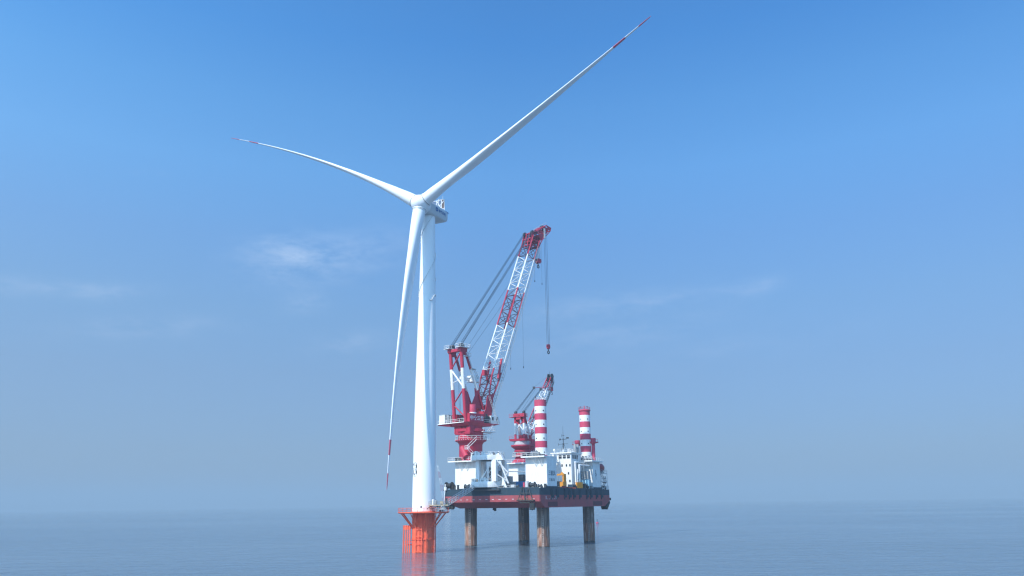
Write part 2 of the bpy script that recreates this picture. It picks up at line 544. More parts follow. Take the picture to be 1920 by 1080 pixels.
# ring flanges
for z in (3.7, 7.2):
    pr = MB(); pr.lathe([(3.30, z - .1), (3.55, z - .1), (3.55, z + .1), (3.30, z + .1)], n=64)
    tb.part('ring_flange', pr, ORANGE, foundation)


def on_pile(deg, rad, z):  # 0 deg faces the camera, positive to the right
    a = R(deg)
    return (rad * math.sin(a), -rad * math.cos(a), z)


for a in (-29, 0, 20, 66, 110, 150, 190, 230):
    p = MB()
    p.tube(on_pile(a, 3.74, CZ), on_pile(a, 3.74, PZ - .3), 0.13, n=10)
    for z in (1.4, 3.7, 7.2, 10):
        p.tube(on_pile(a, 3.2, z), on_pile(a, 3.74, z), 0.09, n=6)
    tb.part('riser_pipe', p, ORANGE, foundation)
lad = MB()
for z in (.35, 2.4, 4.45, 6.5, 8.6):
    lad.tube(on_pile(-29, 3.74, z), on_pile(0, 3.74, z), 0.10, n=8)
for k in range(30):
    z = 0.2 + k * .36
    lad.tube(on_pile(-17.5, 3.84, z), on_pile(-11.5, 3.84, z), 0.03, n=5)
for a in (-17.5, -11.5):
    lad.tube(on_pile(a, 3.84, CZ), on_pile(a, 3.84, PZ - .2), 0.045, n=6)
tb.part('boat_ladder', lad, ORANGE, foundation)
fen = MB()
for x in (-5.55, -4.9, -4.3, -3.7):
    fen.tube((x, -1.6, CZ), (x, -1.6, 7.6), 0.2, n=10)
for z in (7.25, 7.5, 3.0):
    fen.beam((-5.65, -1.6, z), (-2.7, -1.4, z), .22)
fen.box(-5.5, -3.7, -1.75, -1.45, 6.4, 7.2)
for z in (2.2, 6.8):
    fen.tube((-5.2, -1.6, z), (-3.0, -1.0, z), .16)
tb.part('boat_fender', fen, ORANGE, foundation)
# service platform
pl = MB()
pl.lathe([(3.25, PZ - .28), (7.25, PZ - .28), (7.6, PZ - .05), (7.6, PZ + .12), (3.45, PZ + .12)], n=56)
pl.lathe([(3.63, PZ + .12), (3.7, PZ + .12), (3.7, PZ + .3), (3.45, PZ + .3)], n=48)
platform = tb.part('service_platform', pl, ORANGE)
rl = MB(); rl.ringrail(0, 0, PZ + .1, 7.45, n=26, h=1.15, r=.045)
tb.part('railing', rl, ORANGE, platform)
for a in range(0, 360, 40):
    for off in ((0,) if a not in (80, 280) else (-9, 9)):
        b = MB()
        b.tube(on_pile(a + 12 + off, 6.6, PZ - .25), on_pile(a + 12 + off, 3.25, 6.9), .15, n=8)
        tb.part('platform_brace', b, ORANGE, platform)
# tower
TOP = 104.25
prof = []
for z, r in ((PZ + .3, 3.42), (20, 3.40), (35, 3.32), (52, 3.10), (70, 2.78), (88, 2.42), (TOP, 2.17)):
    prof.append((r, z))


def tower_r(z):
    for (r0, z0), (r1, z1) in zip(prof[:-1], prof[1:]):
        if z <= z1:
            return r0 + (r1 - r0) * (z - z0) / (z1 - z0)
    return prof[-1][0]


tw = MB()
pz = [PZ + .3 + (TOP - PZ - .3) * i / 30 for i in range(31)]
tw.lathe([(tower_r(z), z) for z in pz], n=96)
tower = tb.part('tower', tw, TWHITE)
for z in (36.5, 62.0, 84.0):
    r = tower_r(z)
    sm = MB(); sm.lathe([(r, z - .06), (r + .022, z - .05), (r + .022, z + .05), (r, z + .06)], n=96)
    tb.part('section_seam', sm, TWHITE, tower)
vt = MB()
a = R(-6)
vt.cbox(3.40 * math.sin(a), -3.40 * math.cos(a), 12.5, .42, .12, .55, a)
tb.part('vent', vt, DARK, tower)


def wrapped(deg):
    def warp(x, y, z):
        rr = tower_r(21.6 + y) + 0.006 + z
        th = R(deg) + x / 3.4
        return Vector((rr * math.sin(th), -rr * math.cos(th), 21.6 + y))
    return warp


for ch, deg in (('5', -86), ('3', -58)):
    dg = text_mesh(ch, 5.5, INK, (0, 0, 0), (1, 0, 0), (0, 0, 1), depth=0.012, stretch=0.60, bold=0.13, warp=wrapped(deg))
    tb.part('number_marking', dg, INK, tower)
# spoiler ropes wound round the upper tower
for th0, z0, th1, z1 in ((40, 104.0, -265, 82.5), (250, 100, -95, 77.0), (110, 78.2, 20, 75.6)):
    mbr = MB(); mbr.m = 0
    steps = 90
    pts = []
    for i in range(steps + 1):
        k = i / steps
        th = R(th0 + (th1 - th0) * k); z = z0 + (z1 - z0) * (k ** 1.12) - .5 * math.sin(k * math.pi * 3)
        r = tower_r(z) + .10
        pts.append((r * math.sin(th), -r * math.cos(th), z))
    for i, (p, q) in enumerate(zip(pts[:-1], pts[1:])):
        white = i % 2 == 0
        mbr.m = 0 if white else 1
        mbr.tube(p, q, .13 if white else .05, n=6)
    tb.part('spoiler_rope', mbr, [WHITE, GREY], tower)

# nacelle and rotor
PSI, TILT, AZ0, BR, OH, HH, CONE = 1.1355, 0.111, 1.0864, 90.7361, 5.2393, 106.5112, 6.8752
BEND = ((0.2802, -1.2563), (1.1645, -10.2489), (-1.7937, -4.0816))
NF = Frame(TX, TY, HH, PSI)


def nw(x, y, z):
    p = NF.w(x, y, z)
    return (p.x - TX, p.y - TY, p.z)


nb = MB()
# rounded box swept along the nacelle axis
secs = [(-3.1, 1.9, 2.0, 1.9), (-2.6, 2.35, 2.15, 2.1), (-1.5, 2.62, 2.22, 2.15), (5.0, 2.66, 2.12, 2.18), (7.3, 2.62, 1.92, 2.15), (8.2, 2.45, 1.35, 2.1)]
k = 24
allv = []
for x, hw, dn, upz in secs:
    for i in range(k):
        a = 2 * math.pi * i / k
        e = 0.28
        c, s_ = math.cos(a), math.sin(a)
        yy = hw * math.copysign(abs(c) ** e, c); zz = (upz if s_ > 0 else dn) * math.copysign(abs(s_) ** e, s_)
        allv.append(nw(x, yy, zz))
fs = []
for j in range(len(secs) - 1):
    for i in range(k):
        fs.append((j * k + i, (j + 1) * k + i, (j + 1) * k + (i + 1) % k, j * k + (i + 1) % k))
fs += [tuple(range(k)), tuple(range(len(allv) - 1, len(allv) - k - 1, -1))]
nb.add(allv, fs)
nacelle = tb.part('nacelle', nb, NGREY)
hd = MB()
hd.hexa([nw(*p) for p in ((7.6, -2.3, 1.55), (9.3, -2.2, 1.75), (9.3, 2.2, 1.75), (7.6, 2.3, 1.55), (7.6, -2.3, 2.08), (9.3, -2.2, 2.08), (9.3, 2.2, 2.08), (7.6, 2.3, 2.08))])
tb.part('rear_hood', hd, LOGO, nacelle)
ck = MB(); ck.m = 0
X = 6.0
for p, q in (((X, -2.5, 2.0), (X, -2.5, 5.75)), ((X, 2.5, 2.0), (X, 2.5, 5.75)), ((X, -2.5, 5.75), (X, 2.5, 5.75)), ((X, -2.5, 2.6), (X, 2.5, 2.6)),
             ((X, -1.35, 2.6), (X, -1.35, 5.75)), ((X, 0.6, 2.6), (X, .6, 5.75)), ((X, -2.5, 5.6), (3.0, -2.2, 2.1)), ((X, 2.5, 5.6), (3.0, 2.2, 2.1)), ((X, -2.5, 5.75), (2.0, -2.45, 4.3)),
             ((2.0, -2.45, 2.0), (2.0, -2.45, 4.3)), ((X, -1.35, 2.6), (X, .6, 5.75))):
    ck.tube(nw(*p), nw(*q), .11, n=6)
for y in (-1.8, 1.8):
    ck.tube(nw(X, y, 5.75), nw(X, y, 7.2), .05, n=5)
cooler = tb.part('cooler_frame', ck, WHITE, nacelle)
gr = MB()
for i in range(9):
    y = -2.35 + i * .11
    gr.tube(nw(X + .05, y, 2.7), nw(X + .05, y, 5.65), .05, n=4)
for i in range(16):
    y = -1.2 + i * .24
    gr.tube(nw(X + .05, y, 2.7), nw(X + .05, y, 5.65), .05, n=4)
tb.part('cooler_grille', gr, GRILL, nacelle)
# round logo and wordmark on the right-hand side wall
lg = MB()
o = Vector(nw(0.75, -2.685, 0.33)); ex = NF.x; ez = Vector((0, 0, 1)); nn = -NF.y
ro, ri, nseg = .74, .30, 28
vs = []
for rr in (ro, ri):
    for i in range(nseg):
        a = 2 * math.pi * i / nseg
        vs.append(o + ex * rr * math.cos(a) + ez * rr * math.sin(a))
vs += [v + nn * .02 for v in vs]
fs = []
for i in range(nseg):
    j = (i + 1) % nseg
    fs += [(2 * nseg + i, 2 * nseg + j, 3 * nseg + j, 3 * nseg + i), (i, j, 2 * nseg + j, 2 * nseg + i), (nseg + j, nseg + i, 3 * nseg + i, 3 * nseg + j)]
lg.add(vs, fs)
tb.part('round_logo', lg, LOGO, nacelle)
wm = text_mesh('电气风电', 1.18, LOGO, nw(1.85, -2.70, -0.15), NF.x, (0, 0, 1), depth=.01, bold=.012)
tb.part('wordmark', wm, LOGO, nacelle)
yb = MB(); yb.lathe([(2.2, TOP - .05), (2.5, TOP + .02), (2.5, TOP + .25), (2.3, TOP + .5)], n=48)
tb.part('yaw_ring', yb, NGREY, nacelle)

axis = Vector((-math.cos(PSI) * math.cos(TILT), -math.sin(PSI) * math.cos(TILT), math.sin(TILT)))
hub_c = Vector((0, 0, HH)) + axis * OH
side = Vector((0, 0, 1)).cross(axis).normalized()
upv = axis.cross(side)


def hubp(a, s_, u):
    return hub_c + axis * a + side * s_ + upv * u


hb = MB()
pr_ = [(-3.3, 2.0), (-2.6, 2.55), (-1.6, 2.95), (-.4, 3.05), (.8, 2.9), (1.9, 2.4), (2.6, 1.75), (3.1, .95), (3.25, .02)]
k = 40
vs = [hubp(a, r * math.cos(2 * math.pi * i / k), r * math.sin(2 * math.pi * i / k)) for a, r in pr_ for i in range(k)]
fs = [(j * k + i, j * k + (i + 1) % k, (j + 1) * k + (i + 1) % k, (j + 1) * k + i) for j in range(len(pr_) - 1) for i in range(k)]
fs += [tuple(range(k - 1, -1, -1)), tuple((len(pr_) - 1) * k + i for i in range(k))]
hb.add(vs, fs)
hub = tb.part('hub', hb, BWHITE)
nk = MB(); nk.tube(hubp(-4.2, 0, 0), hubp(-2.9, 0, 0), 2.1, 2.1, n=32)
tb.part('generator_neck', nk, NGREY, hub)


def interp(tab, s_):
    for (a, x), (b, y) in zip(tab[:-1], tab[1:]):
        if s_ <= b:
            t_ = (s_ - a) / (b - a)
            return x + (y - x) * (t_ * t_ * (3 - 2 * t_) * .5 + t_ * .5)
    return tab[-1][1]


CHORD = [(0, 4.2), (.05, 4.15), (.12, 4.35), (.2, 4.75), (.3, 4.45), (.42, 3.6), (.55, 2.75), (.7, 1.8), (.85, .98), (.94, .62), (.975, .5), (.993, .34), (1, .10)]
THICK = [(0, 4.2), (.05, 4.0), (.12, 3.3), (.2, 2.45), (.3, 1.75), (.42, 1.2), (.55, .82), (.7, .55), (.85, .32), (.94, .2), (.975, .17), (1, .07)]
PIV = [(0, .5), (.06, .5), (.2, .36), (1, .34)]
for kb in range(3):
    co_, ci_ = BEND[kb]
    a = AZ0 - kb * 2 * math.pi / 3
    d = upv * math.cos(a) + side * math.sin(a)
    tg = -upv * math.sin(a) + side * math.cos(a)
    bm = MB()
    ss = [0.026, .04, .055, .075, .1, .125, .15, .18, .21, .25, .3, .35, .4, .45, .5, .55, .6, .65, .7, .75, .8, .847, .895, .93, .95, .965, .98, .992, 1.0]
    k = 28
    vs = []
    for s_ in ss:
        c = hub_c + d * s_ * BR + axis * (co_ * s_ ** 2.2 + CONE * s_) + tg * ci_ * s_ ** 2.2
        ch, th, pv_ = interp(CHORD, s_), interp(THICK, s_), interp(PIV, s_)
        tw_ = R(9) * (1 - s_) ** 2
        ca = axis * math.cos(tw_) + tg * math.sin(tw_); ta = tg * math.cos(tw_) - axis * math.sin(tw_)
        af = min(1, max(0, (s_ - .05) / .15))
        for i in range(k):
            u = 2 * math.pi * i / k
            xx = .5 * (1 + math.cos(u))        # 1 at leading edge, 0 at trailing edge
            circ = math.sin(u) * .5
            foil = math.copysign(1, math.sin(u)) * (1.15 * math.sqrt(max(0, 1 - xx)) * 0 + 0.5 * 2.6 * (xx ** 1.35) * math.sqrt(max(0, 1 - xx)) * .98 + .012)
            yy = circ * (1 - af) + foil * af
            vs.append(c + ca * ch * (xx - (1 - pv_)) + ta * th * yy)
    for j in range(len(ss) - 1):
        mid = (ss[j] + ss[j + 1]) / 2
        bm.m = 1 if (mid > .95 or .847 < mid < .895) else 0
        bm.add([], [])
        for i in range(k):
            bm.f.append((j * k + i, j * k + (i + 1) % k, (j + 1) * k + (i + 1) % k, (j + 1) * k + i)); bm.mi.append(bm.m)
    bm.v += [tuple(v) for v in vs]
    bm.f.append(tuple((len(ss) - 1) * k + i for i in range(k))); bm.mi.append(1)
    bl = tb.part('blade', bm, [BWHITE, TIPRED])
    cl = MB()
    cl.tube(hub_c + d * 1.6 + axis * .12, hub_c + d * 2.75 + axis * .2, 2.22, 2.22, n=40)
    tb.part('root_collar', cl, BWHITE, bl)
    cs = MB()
    cs.tube(hub_c + d * 2.3 + axis * .17, hub_c + d * 2.52 + axis * .18, 2.27, 2.27, n=40)
    tb.part('root_seal', cs, GREY, bl)

# ------------------------------------------------------------------ jack-up barge
BX, BY, BYAW = 6.01292, 278.18656, -0.49475
BF = Frame(BX, BY, 0, BYAW)
bg_ = Thing('jack_up_barge', 'slate and red jack-up barge raised above the sea on four rusty round legs', 'jack-up barge', BF)
DK = 17.8
SL, SR, TF_, TB = -18.9, 17.65, -26.5, 28.2


def srt(t_):
    """the short side runs slightly out of square"""
    return 16.25 + 1.4 * (t_ - TF_) / (TB - TF_)


def sbox(mb_, a, b, y0, y1, z0, z1):
    q = [(srt(y0) + a, y0), (srt(y0) + b, y0), (srt(y1) + b, y1), (srt(y1) + a, y1)]
    return mb_.hexa([(x, y, z0) for x, y in q] + [(x, y, z1) for x, y in q])


outl = [(SL, TF_), (16.0, TF_), (srt(-26.2), -26.2), (SR, TB), (SL, TB)]
knee = outl
bott = [(-15.0, -23.4), (15.9, -23.4), (srt(-23.0) - .02, -23.0), (srt(23.6) - .02, 23.6), (-15.0, 23.6)]
hl = MB()
levels = [(outl, DK), (outl, 15.85), (knee, 13.9), (bott, 12.0)]
k = len(outl)
vs = [(s_, t_, z) for o_, z in levels for s_, t_ in o_]
fs, mi = [], []
for j in range(3):
    for i in range(k):
        fs.append(((j + 1) * k + i, (j + 1) * k + (i + 1) % k, j * k + (i + 1) % k, j * k + i)); mi.append((0, 1, 1)[j])
fs += [tuple(range(k)), tuple(3 * k + i for i in range(k - 1, -1, -1))]; mi += [2, 1]
hl.v, hl.f, hl.mi = vs, fs, mi
hull = bg_.part('hull', hl, [SLATE, HRED, GREY])
bw = MB()  # raised bulwark edge
for x0, x1 in ((SL, -14.0), (-13.4, 1.0), (1.4, 16.0)):
    bw.box(x0, x1, TF_ - .02, TF_ + .15, DK, DK + (.25 if x0 == SL else .45))
sbox(bw, -.12, .02, -26.2, -21.6, DK, DK + .3); sbox(bw, -.12, .02, -21.6, -14.0, DK, DK + .75)
sbox(bw, -.12, .02, -14.0, 14.5, DK, DK + .3)
sbox(bw, -.12, .02, 14.5, 21.6, DK, DK + .75)
bg_.part('bulwark', bw, SLATE, hull)
for i in range(12):
    x = -13 + i * 2.42
    dm = MB(); dm.box(x, x + .75, TF_ - .012, TF_ + .02, 14.62, 14.74)
    bg_.part('draft_mark', dm, WINK, hull)
for i in range(7):
    y = -22.5 + i * 1.15
    dm = MB(); sbox(dm, -.02, .012, y, y + .3, 14.5, 15.5 if i % 3 == 0 else 14.72)
    bg_.part('draft_mark', dm, WINK, hull)
sp_ = MB()
for y0, y1 in ((-21.2, -14.4), (13.4, 21.3)):
    sp_ = MB(); sbox(sp_, -.05, .012, y0, y1, 12.3, 13.75)  # flat dark panel: the shade of a hull recess painted on, no opening cut
    bg_.part('recess_shade', sp_, DRED, hull)
sc_ = MB()  # rubbed and scorched paint on the long side
for x0, x1, z0, z1 in ((-8.6, -7.2, 14.3, 15.8), (-6.4, -6.1, 14.2, 15.6), (-4.6, -3.6, 14.7, 15.75), (-.2, 2.0, 14.9, 15.7), (-3.0, -2.5, 14.4, 15.1)):
    sc_ = MB(); sc_.box(x0, x1, TF_ - .008, TF_ + .02, z0, z1)
    bg_.part('scuff_mark', sc_, paint('scuff_red', (0.20, 0.06, 0.07), 0.7, 0.8, 0.9, (0.36, 0.055, 0.06)), hull)
for y in (-18.6, -14.9, -9.2, -5.6, -2.3, 2.3, 8.2, 11.4, 16.2, 20.6):
    f_ = MB()
    sbox(f_, -.05, .28, y, y + 1.35, 15.0, DK - .15)
    sbox(f_, .28, .40, y + .35, y + 1.0, 15.15, DK - .3)
    sbox(f_, -.05, .30, y - .35, y - .12, 14.4, DK - .1)
    bg_.part('fender', f_, SLATE, hull)
for s0 in (-17.2, 15.0):
    t0 = -25.2 if s0 < 0 else 26.0
    r_ = MB()
    if s0 < 0:
        r_.tube((-18.3, -25.6, 12.7), (-18.3, -24.3, 12.7), .95, n=20); r_.tube((-16.9, -25.4, 12.4), (-16.9, -24.5, 12.4), .7, n=18)
        r_.box(-18.4, -16.6, -25.1, -24.7, 12.6, 14.2)
    else:
        r_.plate([(15.2, 25.2, 12.0), (17.5, 25.2, 12.0), (17.5, 28.1, 14.4), (17.5, 28.3, 12.3)][0:3] + [(15.2, 28.1, 14.4)], (0, .9, -1.2))
        r_.box(15.6, 17.5, 27.6, 30.0, 14.0, 14.9)
    bg_.part('fairlead_roller', r_, BLACK, hull)
dv = MB()
dv.tube((-18.5, -26.9, DK + .8), (-18.75, -27.1, 13.2), .13, n=6)
dv.tube((-18.75, -27.1, 13.2), (-20.4, -27.2, 12.4), .12, n=6)
dv.tube((-18.5, -26.9, DK), (-18.5, -26.9, DK + 2.0), .2, n=8)
dv.box(-18.9, -18.1, -26.9, -26.3, DK, DK + 1.1)
bg_.part('davit', dv, WHITE, hull)
dp = MB(); dp.tube((-7.0, -15, 11.3), (-7, -15, 12.2), .22); dp.tube((-6.3, -15, 11.0), (-6.3, -15, 12.2), .4)
bg_.part('discharge_pipe', dp, DARK, hull)

LEGS = ((-13.8, -18.4, 27.0), (13.1, -18.4, 46.2), (13.1, 18.4, 46.6), (-13.2, 18.4, 27.0))
LR = 1.98
for i, (s_, t_, top) in enumerate(LEGS):
    l = MB()
    if top < 30:
        l.lathe([(LR, CZ), (LR, top)], s_, t_, n=48)
    else:
        pr2, sl = [(LR, CZ), (LR, 27.0)], [0]
        z, c = top, 1
        cuts = []
        while z > 27.2:
            cuts.append((z, c)); z -= 2.12 if c == 1 else 2.34; c = 3 - c
        lo = 27.0
        for z, c in reversed(cuts):
            pr2.append((LR, z)); sl.append(c)
        l.lathe(pr2, s_, t_, n=48, slots=sl)
    leg = bg_.part('leg', l, [RUST, BRED, WHITE])
    for a in (-122, -68, 20):
        aa = R(a)
        rk = MB()
        for off in (-8, 8):
            ab = R(a + off)
            rk.tube((s_ + (LR + .03) * math.cos(ab), t_ + (LR + .03) * math.sin(ab), CZ), (s_ + (LR + .03) * math.cos(ab), t_ + (LR + .03) * math.sin(ab), 12.0), .09, n=6)
        for kz in range(17):
            rk.cbox(s_ + (LR + .02) * math.cos(aa), t_ + (LR + .02) * math.sin(aa), .3 + kz * .68, .10, .50, .34, aa)
        bg_.part('leg_rack', rk, [RACK], leg)
    if top > 30:
        for kz in range(5):
            zz = 29.0 + kz * 4.46 if i == 1 else 29.4 + kz * 4.46
            for a in (-112, -35):
                aa = R(a)
                ho = MB(); ho.cbox(s_ + LR * math.cos(aa), t_ + LR * math.sin(aa), zz, .09, .38, .42, aa)
                bg_.part('pin_hole', ho, DARK, leg)
        cap = MB()
        if i == 1:
            cap.ringrail(s_, t_, top, 1.8, n=12, h=.7, r=.05, mid=False)
        else:
            cap.lathe([(LR, top - .7), (LR + .3, top - .5), (LR + .3, top - .25), (LR, top - .1)], s_, t_, n=40)
            cap.ringrail(s_, t_, top, 2.1, n=12, h=.8, r=.05, mid=False)
            cap.tube((s_, t_, top), (s_, t_, top + 1.5), .12)
        bg_.part('leg_cap', cap, [BRED if i == 2 else WHITE], leg)


def house(name, s0, s1, t0, t1, top, mats=WHITE):
    h = MB(); h.box(s0, s1, t0, t1, DK, top)
    return bg_.part(name, h, mats)


hL = house('jacking_house', -18.2, -9.7, -21.3, -14.6, 27.0)
hF = house('jacking_house', 8.7, 16.36, -21.3, -14.1, 27.5)
hR = house('jacking_house', 9.3, 17.0, 14.7, 21.5, 27.4)
hB = house('jacking_house', -16.5, -9.5, 13.2, 20.2, 27.6)


def platf(par, s0, s1, t0, t1, z, brk=()):
    p = MB(); p.box(s0, s1, t0, t1, z, z + .42)
    pp = bg_.part('top_platform', p, WHITE, par)
    rl = MB()
    rl.rail([(s0, t1, z + .42), (s0, t0, z + .42), (s1, t0, z + .42), (s1, t1, z + .42)], h=1.1, r=.05)
    bg_.part('platform_railing', rl, WHITE, par)
    b = MB()
    for x, ty in brk:
        b.tube((x - .9, t0 + .4, z), (x, ty - .03, z - 2.9), .08, n=6); b.tube((x + .6, t0 + .4, z), (x, ty - .03, z - 2.9), .08, n=6)
    if brk:
        bg_.part('platform_bracket', b, WHITE, par)


platf(hL, -20.0, -9.6, -23.3, -14.4, 27.02, ((-15.6, -21.3), (-13.3, -21.3)))
platf(hF, 8.0, 16.4, -23.2, -14.0, 27.52, ((12.6, -21.3), (14.6, -21.3)))
platf(hR, 10.6, 18.0, 12.2, 22.6, 27.42)
platf(hB, -17.0, -9.2, 11.6, 20.4, 27.62)
mk = MB()
for i, z in enumerate(range(5)):
    mk.box(-9.72, -9.66, -21.0 + i * 1.2, -20.85 + i * 1.2, 18.2, 26.6)
bg_.part('drain_pipe', mk, LGREY, hL)
# lettering on the shaded side of the near right house
tm = text_mesh('三航风', 1.75, MIDINK, (16.39, -20.3, 22.0), (0, 1, 0), (0, 0, 1), off=(0, 0, 0), depth=.01, bold=.02)
bg_.part('ship_name', tm, MIDINK, hF)
tm = text_mesh('三航风', .95, MIDINK, (16.39, -20.2, 20.2), (0, 1, 0), (0, 0, 1), depth=.01, stretch=1.6)
bg_.part('port_name', tm, MIDINK, hF)
em = MB()
for p, q in (((17.03, 17.4, 24.6), (17.03, 17.4, 23.4)), ((17.03, 17.4, 22.4), (17.03, 17.4, 21.2)), ((17.03, 17.4, 23.6), (17.03, 16.7, 23.0)), ((17.03, 16.7, 23.0), (17.03, 17.4, 22.3)),
             ((17.03, 17.4, 23.6), (17.03, 18.1, 23.0)), ((17.03, 18.1, 23.0), (17.03, 17.4, 22.3))):
    em.tube(p, q, .09, n=5)
bg_.part('jacking_emblem', em, MIDINK, hR)

# accommodation block with the wheelhouse on top
ah = MB()
ah.box(8.6, 14.0, 3.0, 11.5, DK, 30.0)
ah.box(6.2, 14.4, 2.4, 11.8, 30.0, 30.35)
ah.box(2.5, 8.6, 4.0, 9.0, DK, 26.8)
acc = bg_.part('accommodation_block', ah, WHITE)
for x in (9.15, 10.75, 12.35):
    f_ = MB()
    for a, b in ((x, x + .1), (x + 1.3, x + 1.4)):
        f_.box(a, b, 2.90, 2.99, 28.15, 29.55)
    f_.box(x + .1, x + 1.3, 2.90, 2.99, 28.15, 28.25); f_.box(x + .1, x + 1.3, 2.90, 2.99, 29.45, 29.55)
    f_.box(x + .1, x + 1.3, 2.91, 2.99, 29.0, 29.08)
    wf = bg_.part('wheelhouse_window', f_, WHITE, acc)
    g_ = MB(); g_.box(x + .1, x + 1.3, 2.95, 2.99, 28.25, 29.0); g_.box(x + .1, x + 1.3, 2.95, 2.99, 29.08, 29.45)
    bg_.part('window_pane', g_, GLASS, acc)
for y in (4.0, 5.8, 7.6):
    g_ = MB(); g_.box(13.99, 14.03, y, y + 1.3, 28.2, 29.5)
    bg_.part('window_pane', g_, GLASS, acc)
for x, z in ((10.2, 25.5), (11.9, 25.5), (13.2, 25.5), (10.1, 22.8), (12.6, 22.8), (13.0, 20.2)):
    f_ = MB()
    f_.box(x, x + .52, 2.92, 2.99, z, z + .8)
    bg_.part('porthole', f_, GLASS, acc)
cw = MB()  # catwalk from the house to the wheelhouse
cw.box(6.4, 9.4, -14.0, 2.4, 27.6, 27.9)
cw.rail([(9.4, -14, 27.9), (9.4, 2.3, 27.9)], r=.06); cw.rail([(6.4, -14, 27.9), (6.4, 2.3, 27.9)], r=.06)
for i in range(6):
    cw.cbox(8.9, -12.5 + i * 2.4, 27.9, .9, .8, .7 + .5 * (i % 3), .3 * i)
bg_.part('catwalk', cw, WHITE, acc)
rr_ = MB()
rr_.rail([(8.6, 3.0, 30.35), (14.2, 3.0, 30.35), (14.2, 11.4, 30.35)], h=1.2, r=.06)
for i in range(14):
    x, y = random.uniform(8.8, 13.9), random.uniform(3.3, 10.5)
    rr_.cbox(x, y, 30.35, random.uniform(.3, .9), random.uniform(.3, .8), random.uniform(.5, 1.6), random.random())
bg_.part('roof_equipment', rr_, LGREY, acc)
for x, y in ((13.3, 8.2), (13.5, 10.0)):
    fn = MB(); fn.lathe([(.55, 30.35), (.55, 33.2), (.45, 33.4)], x, y, n=18)
    bg_.part('funnel', fn, GREY, acc)
ms = MB()
ms.tube((9.8, 6, 30.3), (9.8, 6, 35.5), .16, .12, n=8); ms.tube((9.8, 6, 35.5), (9.8, 6, 39.7), .07, .03, n=6)
for z, l_ in ((33.4, 1.9), (35.0, 1.5), (36.4, .6)):
    ms.tube((9.8 - l_, 6, z), (9.8 + l_ * .9, 6, z + .12), .06, n=5)
    ms.tube((9.8, 6 - l_ * .6, z + .2), (9.8, 6 + l_ * .6, z + .2), .06, n=5)
    ms.tube((9.8 - l_, 6, z - .5), (9.8 - l_, 6, z + .5), .05, n=5)
ms.cbox(11.5, 6, 35.3, .9, .3, .5, .4); ms.tube((9.8, 6, 35.1), (11.5, 6, 35.4), .05, n=5); ms.cbox(8.6, 6, 34.9, .5, .4, .5)
for dx in (-1.4, 1.2):
    ms.tube((9.8 + dx, 6 + .6, 30.3), (9.8, 6, 34.0), .06, n=5)
bg_.part('radio_mast', ms, DARK, acc)
ra = MB()
for x, y, z in ((7.4, 3.4, 30.35), (6.7, 5, 30.35)):
    ra = MB(); ra.ball((x, y, z + .9), .45, .45, .5, 14, 8); ra.tube((x, y, z), (x, y, z + .6), .12)
    bg_.part('satellite_dome', ra, WHITE, acc)
# exhaust pipework beside the accommodation block
for pts in ([(14.75, 4.6, DK), (14.75, 4.6, 26.95), (14.9, 14.3, 27.05)], [(16.0, 5.2, 19.2), (16.0, 5.2, 25.9), (16.2, 14.2, 26.0)], [(15.4, 4.9, DK), (15.4, 4.9, 24.6)]):
    e_ = MB(); e_.path(pts, .30 if len(pts) > 2 else .2, n=12)
    for p in pts[1:-1]:
        e_.ball(p, .31, .31, .31, 12, 8)
    bg_.part('exhaust_pipe', e_, WHITE)
# ladder tower and gear along the pipes
lt = MB()
for x, y in ((14.3, 7.6), (16.6, 7.6)):
    lt.tube((x, y, DK), (x, y, 29.0), .09, n=6)
for z in range(19, 29, 2):
    lt.tube((14.3, 7.6, z), (16.6, 7.6, z + .9), .06, n=5); lt.tube((14.3, 7.6, z), (16.6, 7.6, z), .06, n=5)
bg_.part('pipe_rack', lt, GREY)
# red stacks and their round working decks beside the far right leg
for x, y, zt, sgn in ((9.7, 18.6, 34.0, -1), (15.6, 19.6, 34.6, 1)):
    s_ = MB()
    s_.tube((x, y, 27.4), (x, y, zt), .62, n=18)
    s_.lathe([(.62, zt - .5), (1.95, zt - .1), (1.95, zt + .12), (.62, zt + .12)], x, y, n=24)
    s_.tube((x, y, zt), (x, y, zt + 1.5), .98, n=20)
    s_.tube((x + .4 * -sgn, y, zt - 4.6), (x + 2.6 * -sgn, y, zt - .8), .18, n=8)
    s_.beam((x, y, zt - .1), (x + 3.0 * -sgn, y - .3, zt - .05), .5)
    s_.rail([(x + 1.8 * math.cos(a * math.pi / 4), y + 1.8 * math.sin(a * math.pi / 4), zt + .12) for a in range(9)], h=.9, r=.04, mid=False)
    bg_.part('raw_water_tower', s_, BRED)
cl_ = MB()
cl_.box(10.4, 18.0, 12.2, 14.8, 27.842, 27.9); cl_.box(9.0, 11.3, 12.1, 20.6, 27.842, 27.91)
for i in range(22):
    x, y = random.uniform(10.8, 17.6), random.uniform(12.6, 14.4)
    cl_.cbox(x, y, 27.84, random.uniform(.25, .7), random.uniform(.25, .6), random.uniform(.5, 1.7), random.random())
for i in range(14):
    x, y = random.uniform(9.3, 11.0), random.uniform(12.4, 20)
    cl_.cbox(x, y, 27.84, random.uniform(.25, .7), random.uniform(.25, .6), random.uniform(.8, 3.0), random.random())
bg_.part('jacking_gear', cl_, GREY, hR)
cl_ = MB()
for i in range(26):
    x, y = random.uniform(8.4, 16.2), random.uniform(-23.0, -21.2)
    cl_.cbox(x, y, 27.94, random.uniform(.25, .8), random.uniform(.25, .6), random.uniform(.4, 1.2), random.random())
bg_.part('jacking_gear', cl_, DARK, hF)
cl_ = MB()
for i in range(8):
    x, y = random.uniform(-17.4, -15.0), random.uniform(-23.0, -21.2)
    cl_.cbox(x, y, 27.44, random.uniform(.3, .9), random.uniform(.3, .7), random.uniform(.4, 1.6), random.random())
